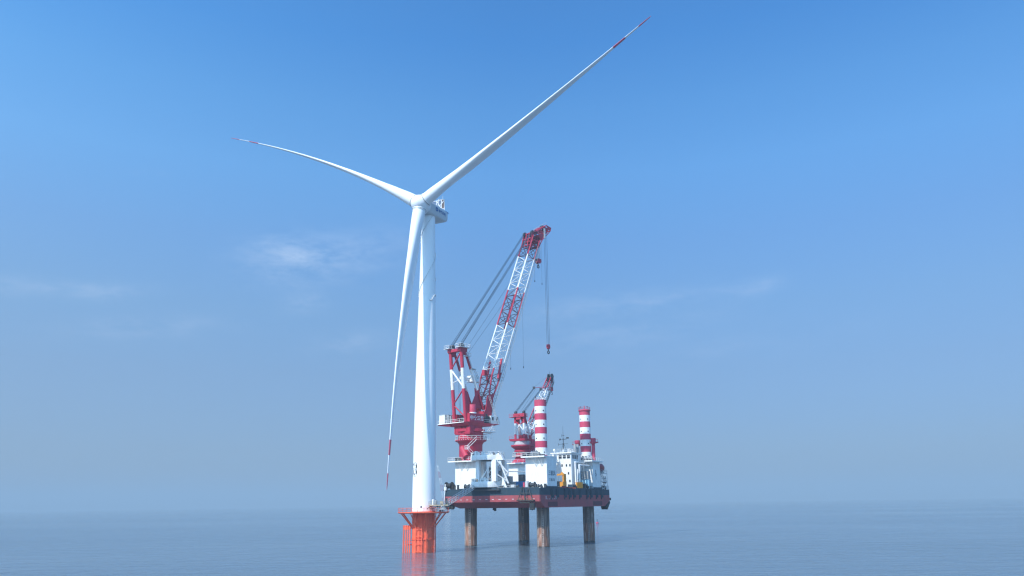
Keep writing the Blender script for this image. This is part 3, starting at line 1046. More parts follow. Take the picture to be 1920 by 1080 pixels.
bg_.part('jacking_gear', cl_, DARK, hL)
tp = MB()
vsq = []
nx, ny = 12, 8
for j in range(ny + 1):
    for i in range(nx + 1):
        a, b = i / nx, j / ny
        h_ = (math.sin(a * math.pi) * math.sin(b * math.pi)) ** .5 * (1.55 + .35 * math.sin(i * 2.1 + j) + .2 * random.random())
        vsq.append((10.4 + a * 4.2, -22.9 + b * 2.2, 27.95 + h_))
tp.add(vsq, [(j * (nx + 1) + i, j * (nx + 1) + i + 1, (j + 1) * (nx + 1) + i + 1, (j + 1) * (nx + 1) + i) for j in range(ny) for i in range(nx)])
single('tarpaulin_heap', tp, TARP, 'grey tarpaulin heap covering gear at the foot of the nearer striped leg', 'tarpaulin', BF, (12.5, -21.9, 27.94))
# machinery house between the left house and the pile gripper
mh = MB(); mh.box(-9.4, -5.4, -14.0, -8.5, DK, 21.6); mh.box(-9.2, -6.4, -14.0, -9.5, 21.6, 25.6)
mho = bg_.part('machinery_house', mh, LGREY)
lv = MB()
lv.box(-9.0, -7.6, -14.04, -13.99, 18.6, 21.0)
for i in range(7):
    lv.box(-9.1, -6.5, -14.1, -14.0, 21.9 + i * .5, 22.2 + i * .5)
bg_.part('louver', lv, DARK, mho)
mh = MB()
for x, y, sx, sy, h_ in ((-3.6, -15, 1.6, 1.6, 6.2), (-1.6, -13.5, 1.8, 1.8, 4.4), (-3.4, -15, .9, .9, 8.2), (.2, -14, 1.3, 1.3, 2.6), (-5.4, -16, 1.2, 1.2, 3.0)):
    mh.cbox(x, y, DK, sx, sy, h_)
bg_.part('pump_stack', mh, GREY)
er = MB()
er.rail([(SL + .2, TB - .2, DK), (SR - .2, TB - .2, DK)], r=.05); er.rail([(SR - .15, 22, DK), (SR - .15, TB - .2, DK)], h=1.3, r=.06)
bg_.part('deck_railing', er, LGREY, hull)
er = MB(); er.rail([(1.0, TF_ + .5, DK), (7.5, TF_ + .5, DK)], r=.05)
bg_.part('deck_railing', er, LGREY, hull)

# ------------------------------------------------------------------ lattice boom
def lerp(a, b, t_):
    return tuple(x + (y - x) * t_ for x, y in zip(a, b))


def boom_mesh(foot_u, foot_l, s0u, s0l, s1u, s1l, w0, w1, wf, nbay, ntap, bands, rc, rl_, lace=None):
    """four-chord lattice: foot -> section 0 (tapered) -> section 1. Points are (x, z); bands = [(z limit, slot)]"""
    mb_ = MB()
    secs = []
    for i in range(ntap):
        k_ = i / ntap
        secs.append((lerp(foot_u, s0u, k_), lerp(foot_l, s0l, k_), wf + (w0 - wf) * k_))
    for i in range(nbay + 1):
        k_ = i / nbay
        secs.append((lerp(s0u, s1u, k_), lerp(s0l, s1l, k_), w0 + (w1 - w0) * k_))

    def slot(z):
        for lim, s_ in bands:
            if z < lim:
                return s_
        return bands[-1][1]

    def c4(sec):
        (ux, uz), (lx, lz), wd = sec
        return [(ux, wd, uz), (ux, -wd, uz), (lx, -wd, lz), (lx, wd, lz)]
    for i in range(len(secs) - 1):
        a, b = c4(secs[i]), c4(secs[i + 1])
        mb_.m = slot((secs[i][0][1] + secs[i + 1][0][1]) / 2)
        for j in range(4):
            mb_.tube(a[j], b[j], rc, n=8, caps=False)
        if lace is not None and mb_.m == 0:
            mb_.m = lace
        for j in range(4):
            k_ = (j + 1) % 4
            mb_.tube(a[j], a[k_], rl_, n=5, caps=False)
            if (i + j) % 2:
                mb_.tube(a[j], b[k_], rl_, n=5, caps=False)
            else:
                mb_.tube(a[k_], b[j], rl_, n=5, caps=False)
    e = c4(secs[-1])
    for j in range(4):
        mb_.tube(e[j], e[(j + 1) % 4], rl_, n=5)
    return mb_, secs


def banded(mb_, p, q, r, cuts, n=14, r2=None):
    """tube whose colour slot changes at the given heights: cuts = [(z, slot below)], top slot last"""
    p, q = Vector(p), Vector(q)
    zs = [p.z] + [z for z, _ in cuts if p.z < z < q.z] + [q.z]
    for a, b in zip(zs[:-1], zs[1:]):
        mid = (a + b) / 2
        s_ = cuts[-1][1]
        for z, k_ in cuts:
            if mid < z:
                s_ = k_; break
        mb_.m = s_
        pa = p.lerp(q, (a - p.z) / (q.z - p.z)); pb = p.lerp(q, (b - p.z) / (q.z - p.z))
        mb_.tube(pa, pb, r, n=n)


# ------------------------------------------------------------------ main crane over the left front leg
def barge_pt(s_, t_, z=0):
    return BF.w(s_, t_, z)


pL = barge_pt(-13.8, -18.4)
CF = Frame(pL.x, pL.y, 0, R(48))
Z0 = 27.44
c1 = Thing('pedestal_crane', 'tallest red and white lattice-boom crane, white lettering on its red machinery house', 'crane', CF, (0, 0, Z0))
pd = MB()
pd.lathe([(4.0, Z0), (4.0, 32.9), (4.5, 33.7), (5.4, 34.1), (5.45, 34.4), (4.35, 34.4), (4.3, 36.9)], n=64)
ped = c1.part('pedestal', pd, CRED)
p = MB(); p.ringrail(0, 0, 34.4, 5.35, n=22, h=1.25, r=.06)
for i in range(40):
    a = 2 * math.pi * i / 40
    p.tube((5.4 * math.cos(a), 5.4 * math.sin(a), 34.2), (5.4 * math.cos(a), 5.4 * math.sin(a), 34.55), .07, n=4)
c1.part('gallery_railing', p, WHITE, ped)
p = MB()  # sloping flue at the pedestal's foot
p.hexa([(-4.6, -.6, Z0), (-4.4, -3.2, Z0), (-2.2, -4.6, Z0), (-3.0, -.6, Z0), (-3.8, 1.0, 32.2), (-4.0, -.9, 32.2), (-3.4, -1.9, 32.2), (-2.8, 1.0, 32.2)])
p.tube((-4.3, -2.4, Z0 + 1.0), (-3.4, .4, 31.6), 1.25, n=16)
c1.part('foot_duct', p, CRED, ped)
st = MB()
a, b, c = (-2.2, -5.0, 34.3), (-5.0, -3.3, 31.2), (-2.6, -4.9, 28.2)
for u, v_ in ((a, b), (b, c)):
    st.ladder(u, v_, (-.7, -.7, 0), .9, .08, .45)
    st.tube(Vector(u) + Vector((-.4, -.4, 1)), Vector(v_) + Vector((-.4, -.4, 1)), .06, n=5)
    st.tube(Vector(u) + Vector((.3, .3, 1)), Vector(v_) + Vector((.3, .3, 1)), .06, n=5)
st.cbox(-5.1, -3.4, 31.0, 1.7, 1.5, .15, .7)
st.ringrail(-5.1, -3.4, 31.15, .9, n=6, h=1.0, r=.05)
c1.part('zigzag_stair', st, WHITE, ped)
sb = MB()
sb.lathe([(4.3, 36.9), (4.9, 37.2), (4.9, 38.0), (3.9, 38.2), (3.9, 39.6)], n=56); sb.box(-4.4, -1.0, -2.2, 2.2, 37.6, 39.2)
slew = c1.part('slewing_ring', sb, CRED)
eb = MB()
eb.box(-4.4, -2.4, -4.1, 3.6, 36.5, 39.6)
for i in range(6):
    eb.box(-4.52, -4.4, -4.0 + i * 1.4, -3.85 + i * 1.4, 36.6, 39.5)
eb.box(-4.3, -2.6, -3.9, 3.3, 36.2, 36.5)
c1.part('engine_room', eb, CRED, slew)
lg_ = MB()
lg_.box(.4, 6.4, -5.6, -2.2, 37.0, 37.2); lg_.beam((3.0, -2.0, 36.2), (5.6, -5.2, 37.0), .2)
lg_.rail([(.4, -5.6, 37.2), (6.4, -5.6, 37.2), (6.4, -2.2, 37.2)], r=.05)
lg_.ladder((6.0, -4.6, 39.6), (3.4, -4.9, 37.2), (0, 1, 0), .8, .06)
lg_.ladder((3.0, -5.4, 37.1), (3.0, -5.5, 34.4), (1, 0, 0), .8, .06)
lg_.ladder((4.6, -5.4, 37.1), (4.6, -5.4, 34.4), (1, 0, 0), .8, .06)
c1.part('side_gallery', lg_, WHITE, slew)
dk = MB()
dk.hexa([(-5.0, -4.0, 39.0), (6.0, -4.0, 39.2), (6.0, 3.8, 39.2), (-5.0, 3.8, 39.0), (-6.0, -4.4, 40.15), (10.0, -4.4, 40.15), (10.0, 4.4, 40.15), (-6.0, 4.4, 40.15)])
dk.hexa([(-5.4, 4.402, 39.1), (2.0, 4.402, 39.1), (1.6, 10.3, 39.7), (-5.8, 10.3, 39.7), (-6.0, 4.402, 40.15), (2.2, 4.402, 40.15), (2.2, 10.3, 40.15), (-6.0, 10.3, 40.15)])
deck = c1.part('slewing_deck', dk, CRED)
p = MB(); p.box(-6.12, -6.0, -2.8, 10.3, 40.0, 40.26)
p.rail([(-5.95, -2.7, 40.2), (-5.95, 10.2, 40.2), (2.1, 10.2, 40.2)], r=.055)
p.rail([(2.0, -4.35, 40.2), (9.9, -4.35, 40.2), (9.9, 4.3, 40.2)], r=.055)
c1.part('deck_railing', p, WHITE, deck)
p = MB(); p.box(-5.0, 1.95, -4.45, -1.9, 40.152, 43.05)
mhse = c1.part('machinery_house', p, CRED)
p = MB(); p.box(-5.0, 1.95, 1.9, 4.35, 40.152, 43.05)
c1.part('machinery_house', p, CRED)
tm = text_mesh('中交三航', 1.66, WINK, (-4.75, -4.46, 40.98), (1, 0, 0), (0, 0, 1), off=(0, 0, Z0), depth=.012, bold=.04)
c1.part('lettering', tm, WINK, mhse)
p = MB(); p.lathe([(1.42, 43.06), (1.42, 43.5)], -2.4, -3.1, n=28)
q = MB(); q.lathe([(1.36, 43.5), (1.36, 46.0), (1.3, 46.1)], -2.4, -3.1, n=28)
dr = c1.part('drum_housing', q, BRED, mhse)
c1.part('drum_base', p, WHITE, dr)
p = MB(); p.box(-5.5, -3.4, 7.3, 10.1, 40.152, 43.3); p.box(-5.6, -3.3, 7.2, 10.15, 43.3, 43.4)
c1.part('equipment_cabin', p, WHITE, deck)
p = MB()
for y, sx, h_ in ((3.3, 1.6, 1.6), (4.6, 2.2, 2.6), (5.8, 2.2, 2.9), (6.8, 1.2, 3.2)):
    p.cbox(-4.2, y, 40.152, sx, .95, h_)
    for i in range(4):
        p.box(-5.35, -5.25, y - .45, y + .45, 40.4 + i * .6, 40.6 + i * .6)
c1.part('generator_set', p, GREY, deck)
for x, y in ((-3.2, .2), (-3.4, -1.0), (-.6, .3)):
    p = MB(); p.tube((x, y - .5, 41.3), (x, y + .5, 41.3), .95, n=22); p.tube((x, y - .6, 41.3), (x, y - .5, 41.3), 1.15, n=22); p.tube((x, y + .5, 41.3), (x, y + .6, 41.3), 1.15, n=22)
    p.box(x - .7, x + .7, y - .6, y + .6, 40.152, 40.6)
    c1.part('rope_winch', p, DARK, deck)
cb = MB(); cb.box(5.6, 9.3, -4.2, -2.2, 40.152, 42.9); cb.hexa([(9.3, -4.2, 40.6), (9.9, -4.1, 41.2), (9.9, -2.3, 41.2), (9.3, -2.2, 40.6), (9.3, -4.2, 42.9), (9.75, -4.1, 42.7), (9.75, -2.3, 42.7), (9.3, -2.2, 42.9)])
cab = c1.part('operator_cab', cb, WHITE)
p = MB(); p.box(6.2, 7.0, -4.23, -4.2, 41.2, 42.5); p.box(8.4, 9.2, -4.23, -4.2, 41.2, 42.6); p.box(9.76, 9.93, -4.0, -2.4, 41.2, 42.5)
c1.part('cab_window', p, GLASS, cab)
p = MB(); p.box(3.2, 5.2, -4.2, -2.9, 40.152, 42.6); p.cbox(4.2, -3.4, 42.6, .5, .5, .8)
c1.part('switch_cabinet', p, DARK, deck)

# A-frame mast: two rear posts and two raking front legs, red-white-red
CUT = [(51.4, 0), (58.4, 1), (99, 0)]
for y in (2.7, -2.7):
    p = MB(); banded(p, (-5.1, y, 40.16), (-7.4, y, 65.0), .62, CUT)
    if y < 0:
        p.m = 0
        p.plate([(-5.3, y - .25, 50.8), (-4.9, y - .25, 40.2), (-2.2, y - .25, 43.06), (-4.9, y - .25, 50.8)], (0, .5, 0))
    c1.part('rear_post', p, [CRED, WHITE])
    p = MB(); banded(p, (3.6, y * .98, 44.8), (-5.6, y * .98, 64.6), .46, CUT)
    c1.part('raking_leg', p, [CRED, WHITE])
zb = [((-7.3, -2.7, 64.3), (-6.75, 2.7, 58.6), 0), ((-6.75, 2.7, 58.2), (-6.1, -2.7, 51.7), 1), ((-6.1, -2.7, 51.4), (-5.6, 2.7, 46.6), 0), ((-5.6, 2.7, 46.2), (-5.1, -2.7, 41.6), 0)]
for a, b, k_ in zb:
    p = MB(); p.tube(a, b, .24 if k_ == 0 else .3, n=10)
    c1.part('mast_brace', p, [CRED, WHITE][k_])
mh = MB(); mh.box(-8.1, -6.6, -3.2, 3.2, 64.2, 65.2)
for y in (2.7, -2.7):
    mh.box(-8.3, -5.0, y - .55, y + .55, 64.3, 65.4)
    mh.hexa([(-7.2, y - .4, 63.0), (-5.6, y - .4, 63.0), (-5.6, y + .4, 63.0), (-7.2, y + .4, 63.0), (-8.2, y - .5, 64.3), (-5.0, y - .5, 64.3), (-5.0, y + .5, 64.3), (-8.2, y + .5, 64.3)])
mast = c1.part('mast_head', mh, CRED)
p = MB()
for y in (2.9, -2.9):
    p.box(-9.2, -4.2, y - 1.3, y + 1.3, 65.42, 65.58)
    p.rail([(-9.1, y - 1.2, 65.58), (-9.1, y + 1.2, 65.58), (-4.3, y + 1.2, 65.58), (-4.3, y - 1.2, 65.58), (-9.1, y - 1.2, 65.58)], r=.06, step=1.2)
p.ladder((-7.0, 1.5, 65.5), (-6.6, -1.9, 62.6), (1, 0, 0), .8, .08, .5)
p.box(-6.2, -3.8, -3.9, -2.0, 62.5, 62.62); p.rail([(-6.2, -3.9, 62.62), (-3.8, -3.9, 62.62), (-3.8, -2.0, 62.62)], r=.05)
c1.part('mast_platform', p, WHITE, mast)
for y in (2.3, -2.3):
    p = MB()
    for dy in (-.5, -.17, .17, .5):
        p.tube((-6.9, y + dy - .1, 66.2), (-6.9, y + dy + .1, 66.2), .85, n=22)
    p.box(-7.4, -6.4, y - .75, y + .75, 65.6, 66.4)
    c1.part('mast_sheave', p, DARK, mast)
p = MB(); p.box(-3.1, -.9, -3.5, -2.2, 58.4, 58.6); p.ladder((-3.0, -3.3, 58.6), (-5.2, -3.3, 64.0), (0, 1, 0), .7, .07, .6); p.ladder((-1.6, -3.2, 58.4), (.6, -3.2, 55.4), (0, 1, 0), .7, .06, .6); p.ladder((.6, -3.2, 54.4), (2.6, -3.2, 49.0), (0, 1, 0), .7, .06, .6)
c1.part('mast_ladder', p, GREY, mast)
p = MB(); p.box(-.8, 2.7, -1.1, 1.1, 54.7, 56.9); p.box(-5.2, -.8, -.3, .3, 54.9, 55.9); p.tube((-8.4, 0, 53.4), (-5.2, 0, 54.9), .16)
p.box(-.9, 2.9, -1.9, 1.3, 54.5, 54.7); p.rail([(-.8, -1.8, 54.7), (2.8, -1.8, 54.7), (2.8, 1.2, 54.7)], r=.05)
p.rail([(-.8, -1.0, 56.9), (2.6, -1.0, 56.9)], r=.05)
c1.part('service_cabin', p, WHITE)

# boom
bands = [(60.2, 0), (77.0, 1), (93.0, 0), (106.8, 1), (200, 0)]
bmesh_, secs = boom_mesh((5.6, 46.0), (6.3, 45.7), (7.75, 57.2), (11.4, 55.9), (32.75, 116.8), (36.5, 115.3), 2.7, 2.45, 2.7, 20, 4, bands, .30, .115, 2)
boom = c1.part('boom', bmesh_, [CRED, WHITE, LACE])
p = MB()
for y in (2.7, -2.7):
    for a in (-.28, .28):
        yy = y + a
        p.plate([(4.4, yy - .09, 43.0), (7.2, yy - .09, 43.0), (8.4, yy - .09, 50.8), (5.6, yy - .09, 50.0)], (0, .18, 0))
    p.tube((6, y - .55, 45.9), (6, y + .55, 45.9), .5, n=16)
p.plate([(2.6, -3.3, 43.0), (3.6, -3.3, 40.16), (5.6, -3.3, 40.16), (7.2, -3.3, 45.9), (7.7, -3.3, 50.8), (5.0, -3.3, 49.6), (4.0, -3.3, 45.0)], (0, .3, 0))
p.box(-2.2, 6.6, -2.4, -1.9, 45.2, 46.4); p.box(4.4, 6.6, -2.6, 2.6, 43.06, 44.6)
p.plate([(.2, -2.5, 46.2), (3.2, -2.5, 46.2), (1.2, -2.5, 52.0), (-.3, -2.5, 52.2)], (0, .5, 0))
p.plate([(-2.6, -3.0, 46.0), (-.6, -3.0, 46.0), (1.0, -3.0, 51.8), (.4, -3.0, 51.8)], (0, .3, 0))
c1.part('boom_bracket', p, CRED)
p = MB(); p.tube((10.6, -3.1, 56.5), (12.6, -3.1, 63.9), .42, n=14)
c1.part('backstop_cylinder', p, CRED, boom)
p = MB(); p.tube((10.6, 2.6, 56.5), (12.6, 2.6, 63.9), .42, n=14)
c1.part('backstop_cylinder', p, CRED, boom)
p = MB(); p.cbox(7.9, 1.0, 57.8, 1.3, 1.3, 1.9)
c1.part('rope_guide', p, CRED, boom)
p = MB()
d = Vector((24.0, 0, 57.6)).normalized()
for a, b in ((Vector((6.9, -3.05, 44.0)), Vector((12.4, -3.2, 57.0))), (Vector((12.4, -3.2, 57.0)), Vector((35.6, -2.75, 112.5)))):
    p.ladder(a, b, (1, 0, -.4), .8, .075, 1.4)
    p.tube(a + Vector((.9, -.4, .2)), b + Vector((.9, -.4, .2)), .06, n=5)
    for i in range(12):
        c_ = a.lerp(b, i / 12)
        p.tube(c_, c_ + Vector((.9, -.4, .2)), .05, n=4)
c1.part('boom_walkway', p, GREY, boom)
p = MB()
for y in (-.9, .9):
    p.ladder((5.0, y - 3.2, 49.6), (9.2, y - 3.4, 40.3), (0, 1, 0), .7, .08, .6)
c1.part('access_stair', p, LGREY)
# boom head
p = MB()
HEAD = [(30.9, 112.4), (36.0, 112.4), (38.6, 116.4), (43.8, 121.4), (44.1, 122.7), (41.2, 123.1), (35.0, 118.9), (32.3, 117.9)]
for y in (-2.3, -.75, .75, 2.3):
    for i in range(8):
        (x0, z0), (x1, z1) = HEAD[i], HEAD[(i + 1) % 8]
        p.tube((x0, y, z0), (x1, y, z1), .2, n=6)
    for i, j in ((0, 2), (7, 1), (7, 2), (6, 2), (6, 3), (5, 3)):
        (x0, z0), (x1, z1) = HEAD[i], HEAD[j]
        p.tube((x0, y, z0), (x1, y, z1), .15, n=6)
    p.plate([(37.0, y - .05, 115.6), (39.0, y - .05, 116.9), (40.2, y - .05, 119.4), (36.4, y - .05, 118.2)], (0, .1, 0))
    p.plate([(41.6, y - .05, 121.4), (43.9, y - .05, 121.6), (44.0, y - .05, 122.7), (42.0, y - .05, 122.9)], (0, .1, 0))
for i in range(8):
    p.tube((HEAD[i][0], -2.3, HEAD[i][1]), (HEAD[i][0], 2.3, HEAD[i][1]), .16, n=6)
p.box(33.0, 36.8, -2.5, 2.5, 114.6, 115.1)
p.box(38.0, 39.5, -2.3, 2.3, 117.6, 117.9)
for x, z in ((31.9, 115.4), (36.7, 114.9), (40.0, 119.2)):
    p.tube((x, -2.4, z), (x, 2.4, z), .3, n=10)
head = c1.part('boom_head', p, CRED, boom)
p = MB()
for x, z, r_, ys in ((32.7, 117.9, .95, (-2.2, -1.8, 1.8, 2.2)), (38.2, 117.4, .85, (-1.2, -.4, .4, 1.2)), (43.3, 122.3, .75, (-.45, .45)), (41.2, 123.0, .7, (-.45, .45)), (35.6, 118.9, .9, (-1.2, 0, 1.2)), (34.0, 116.0, .9, (-1.2, 1.2))):
    for y in ys:
        p = MB(); p.tube((x, y - .16, z), (x, y + .16, z), r_, n=22)
        c1.part('head_sheave', p, DARK, head)
p = MB(); p.rail([(33, -2.5, 118.3), (41, -2.5, 123.4)], h=1.0, r=.05); p.tube((41.8, 0, 123.2), (41.8, 0, 124.3), .06); p.box(39.4, 40.2, -2.66, -2.36, 117.2, 121.4)
c1.part('head_railing', p, LGREY, head)
# ropes
for y in (2.3, -2.3):
    p = MB()
    for dy, dz in ((-.62, 0), (-.34, .3), (.34, .3), (.62, 0)):
        p.tube((-6.9 + dz * .3, y + dy, 66.2 + .85 - dz), (32.7, y * .85 + dy * .8, 118.7 - dz * .8), .075, n=5, caps=False)
    c1.part('luffing_rope', p, ROPE)
for a, b in (((-5.0, -2.0, 64.6), (27.6, -1.6, 104.6)), ((-6.0, -.2, 66.0), (32.6, .2, 117.4)), ((-4.6, -3.2, 63.6), (24.0, -2.4, 96.0))):
    p = MB(); p.tube(a, b, .045, n=5, caps=False)
    c1.part('tugger_line', p, ROPE)
for i, (x, y, zt, zb_) in enumerate(((34.7, -1.0, 114.4, 98.6), (40.6, .2, 119.0, 98.9), (27.0, -1.0, 93.0, 63.2), (19.8, -1.0, 76.0, 61.8))):
    p = MB(); p.tube((x, y, zb_), (x, y, zt), .028, n=5, caps=False); p.tube((x, y, zb_ - .7), (x, y, zb_), .16, n=8)
    c1.part('tag_line', p, ROPE)
for x, y in ((-6.0, 3.4), (-4.2, 1.2), (-5.2, -.4)):
    p = MB(); p.tube((x, y, 41.5), (x - 1.2, y, 64.2), .04, n=5, caps=False)
    c1.part('hoist_line', p, ROPE)


def hook_block(x, zt, zblock, wd, h_, ropes, slab, topw):
    r_ = MB()
    for dx, dy in ropes:
        r_.tube((x + dx * .9, dy, zblock), (x + dx, dy, zt), .05, n=5, caps=False)
    c1.part('hoist_rope', r_, ROPE)
    b = MB()
    for y in (-wd * .28, wd * .28 - .16):
        b.plate([(x - wd / 2 + dx * wd, y, zblock - h_ + dz * h_) for dx, dz in ((.3, 0), (.7, 0), (1, .45), (.92, 1), (.08, 1), (0, .45))], (0, .16, 0))
    b.box(x - wd * .3, x + wd * .3, -wd * .2, wd * .2, zblock - h_ * .75, zblock - h_ * .15)
    bo = c1.part('hook_block', b, CRED)
    g = MB()
    for y in (-wd * .2, 0, wd * .2):
        g.tube((x - wd * .2, y - .07, zblock - .35 * h_), (x - wd * .2, y + .07, zblock - .35 * h_), wd * .27, n=18)
        g.tube((x + wd * .2, y - .07, zblock - .35 * h_), (x + wd * .2, y + .07, zblock - .35 * h_), wd * .27, n=18)
    c1.part('block_sheave', g, DARK, bo)
    k_ = MB(); zz = zblock - h_
    k_.tube((x, 0, zz - .7), (x, 0, zz + .1), .2, n=10)
    rr = .55
    pts = [(x + rr * math.sin(a), 0, zz - .7 - rr + rr * math.cos(a)) for a in [i * math.pi / 8 for i in range(0, 13)]]
    k_.path(pts, .2, 8)
    pts = [(x - rr * math.sin(a), 0, zz - .7 - rr + rr * math.cos(a)) for a in [i * math.pi / 8 for i in range(0, 7)]]
    k_.path(pts, .17, 8)
    c1.part('hook', k_, DARK, bo)


hook_block(38.2, 117.0, 108.5, 2.6, 2.0, [(-.8, -.6), (-.3, -.6), (.2, -.6), (.7, -.6), (-.8, .6), (-.3, .6), (.2, .6), (.7, .6)], 0, 0)
hook_block(43.3, 121.8, 74.0, 1.5, 1.9, [(-.4, -.35), (.45, -.35), (-.4, .35), (.45, .35)], 0, 0)

# ------------------------------------------------------------------ second crane over the rear leg
pB = barge_pt(-13.2, 18.4)
C2 = Frame(pB.x, pB.y, 0, R(60))
Z2 = 28.04
c2 = Thing('pedestal_crane', 'smaller red and white crane standing behind the nearer striped leg', 'crane', C2, (0, 0, Z2))
p = MB(); p.lathe([(4.6, Z2), (2.7, 30.1), (2.7, 30.4), (3.9, 30.5), (3.9, 30.75), (2.6, 30.75), (2.6, 32.0), (3.1, 32.3), (3.1, 32.9), (2.7, 33.1), (4.4, 34.3), (4.4, 34.8)], n=48)
pd2 = c2.part('pedestal', p, CRED)
p = MB(); p.ringrail(0, 0, 30.75, 3.8, n=16, h=1.2, r=.06); p.lathe([(3.92, 30.5), (4.0, 30.5), (4.0, 30.75), (3.92, 30.75)], n=40)
c2.part('gallery_railing', p, WHITE, pd2)
p = MB(); p.lathe([(3.2, 34.8), (3.3, 36.3)], n=36)
c2.part('machinery_cover', p, LGREY)
p = MB(); p.hexa([(-3.4, -3.4, 36.3), (5.2, -3.4, 36.3), (5.2, 3.6, 36.3), (-3.4, 3.6, 36.3), (-3.6, -3.6, 37.1), (5.6, -3.6, 37.1), (5.6, 3.8, 37.1), (-3.6, 3.8, 37.1)])
p.box(.6, 5.4, -3.4, 3.4, 32.8, 36.3)
d2 = c2.part('slewing_deck', p, CRED)
p = MB(); p.rail([(-3.5, 3.7, 37.1), (-3.5, -3.5, 37.1), (5.5, -3.5, 37.1), (5.5, 3.7, 37.1)], r=.06); p.ladder((-1.0, -3.9, 37.0), (-1.0, -3.9, 31.2), (1, 0, 0), .9, .07); p.ladder((1.4, -3.9, 37.0), (1.4, -3.9, 31.2), (1, 0, 0), .9, .07)
c2.part('deck_railing', p, BRED, d2)
CUT2 = [(38.9, 0), (43.0, 1), (99, 0)]
for y in (1.9, -1.9):
    p = MB(); banded(p, (-1.9, y, 37.1), (-1.9, y, 45.6), .45, CUT2)
    c2.part('rear_post', p, [CRED, WHITE])
    p = MB(); banded(p, (3.6, y, 37.1), (-1.2, y, 45.4), .42, CUT2)
    c2.part('raking_leg', p, [CRED, WHITE])
    p = MB(); banded(p, (.9, y * .8, 37.1), (-1.5, y * .4, 45.4), .5, CUT2)
    c2.part('mast_brace', p, [CRED, WHITE])
p = MB(); p.tube((-1.9, 1.9, 43.9), (-1.9, 0, 42.3), .2); p.tube((-1.9, -1.9, 43.9), (-1.9, 0, 42.3), .2)
c2.part('mast_brace', p, CRED)
p = MB(); p.tube((-1.9, 0, 42.3), (-1.9, 1.9, 39.8), .24); p.tube((-1.9, 0, 42.3), (-1.9, -1.9, 39.8), .24); p.tube((-1.9, -.5, 42.3), (-1.9, .5, 42.3), .3)
c2.part('mast_brace', p, WHITE)
p = MB(); p.box(-2.6, -.6, -2.4, 2.4, 45.5, 46.7); p.box(-2.9, -1.5, -1.0, 1.0, 44.4, 45.5)
mh2 = c2.part('mast_head', p, CRED)
p = MB(); p.box(-3.2, -.2, -2.8, 4.0, 45.38, 45.5); p.rail([(-3.1, 3.9, 45.5), (-3.1, -2.7, 45.5), (-.3, -2.7, 45.5)], h=1.1, r=.06, step=1.2)
c2.part('mast_platform', p, BRED, mh2)
p = MB()
for y in (1.8, -1.8):
    for dy in (-.25, .25):
        p.tube((-1.6, y + dy - .15, 47.1), (-1.6, y + dy + .15, 47.1), .62, n=18)
c2.part('mast_sheave', p, DARK, mh2)
b2 = [(40.6, 0), (44.6, 1), (53.4, 0), (59.0, 1), (99, 0)]
bmesh2, _ = boom_mesh((3.3, 38.2), (3.5, 38.0), (6.6, 42.9), (8.3, 41.4), (23.6, 64.0), (25.0, 63.0), 1.6, .9, 1.6, 13, 3, b2, .19, .08, 2)
boom2 = c2.part('boom', bmesh2, [CRED, WHITE, LACE])
p = MB()
for y in (1.6, -1.6):
    p.plate([(2.4, y - .1, 37.1), (4.6, y - .1, 37.1), (3.8, y - .1, 39.2), (3.0, y - .1, 39.2)], (0, .2, 0))
c2.part('boom_bracket', p, CRED)
p = MB()
p.ladder((9.0, -1.9, 42.2), (25.6, -1.3, 63.0), (.6, 0, -.5), .7, .07, 1.2)
p.ladder((9.6, -1.7, 41.6), (26.0, -1.1, 62.4), (.6, 0, -.5), .6, .07, 1.2)
c2.part('boom_walkway', p, DARK, boom2)
p = MB()
for y in (-.9, .7):
    p.plate([(22.8, y, 62.6), (25.4, y, 61.8), (26.4, y, 64.8), (25.6, y, 65.8), (24.0, y, 65.6)], (0, .2, 0))
for y in (-.3, .3):
    p.tube((25.6, y - .12, 65.0), (25.6, y + .12, 65.0), .6, n=18)
p.tube((24.4, 0, 65.4), (24.4, 0, 66.6), .05)
c2.part('boom_head', p, DARK, boom2)
for y, e in ((1.5, (12.8, 1.4, 58.5)), (-1.5, (13.6, -1.3, 57.8))):
    p = MB()
    for dy in (-.3, .3):
        for dz in (0, .5):
            p.tube((-1.6, y + dy + math.copysign(.3, y), 47.7 - dz), (e[0], e[1] + dy * .6, e[2] - dz * .5), .055, n=5, caps=False)
    c2.part('luffing_rope', p, ROPE)
    p = MB(); p.cbox(e[0], e[1], e[2] - .5, .9, .9, 1.0, .4)
    br = c2.part('bridle_block', p, DARK)
    p = MB(); p.tube(e, (19.4, e[1] * .8, 59.6), .12, n=6)
    c2.part('pendant_bar', p, BRED, br)
p = MB(); p.tube((12.8, 1.4, 58.8), (23.8, 0.4, 64.6), .03, n=4); p.tube((-1.6, 0, 46.9), (12.8, .4, 58.2), .03, n=4)
c2.part('tugger_line', p, ROPE)
p = MB()
for dy in (-.25, .25):
    p.tube((26.0, dy, 60.2), (26.0, dy, 64.8), .05, n=5)
c2.part('hoist_rope', p, ROPE)
p = MB(); p.box(25.5, 26.5, -.4, .4, 58.7, 60.2)
hb2 = c2.part('hook_block', p, CRED)
p = MB(); p.tube((26, 0, 57.9), (26, 0, 58.7), .18); p.path([(26 + .4 * math.sin(i * .45), 0, 57.5 + .4 * math.cos(i * .45)) for i in range(10)], .14, 6)
c2.part('hook', p, DARK, hb2)

# ------------------------------------------------------------------ pile gripper frame on the barge's long side
GX, GY = -4.7, -22.6
gp = Thing('pile_gripper', 'white two-storey round pile gripper frame overhanging the long side of the barge', 'gripper frame', BF, (GX, GY, DK))


def arc_ring(z0, z1, ro, ri):
    r_ = MB()
    r_.lathe([(ri, z0), (ro, z0), (ro + .12, (z0 + z1) / 2), (ro, z1), (ri, z1), (ri, z0)], GX, GY, n=56)
    return r_


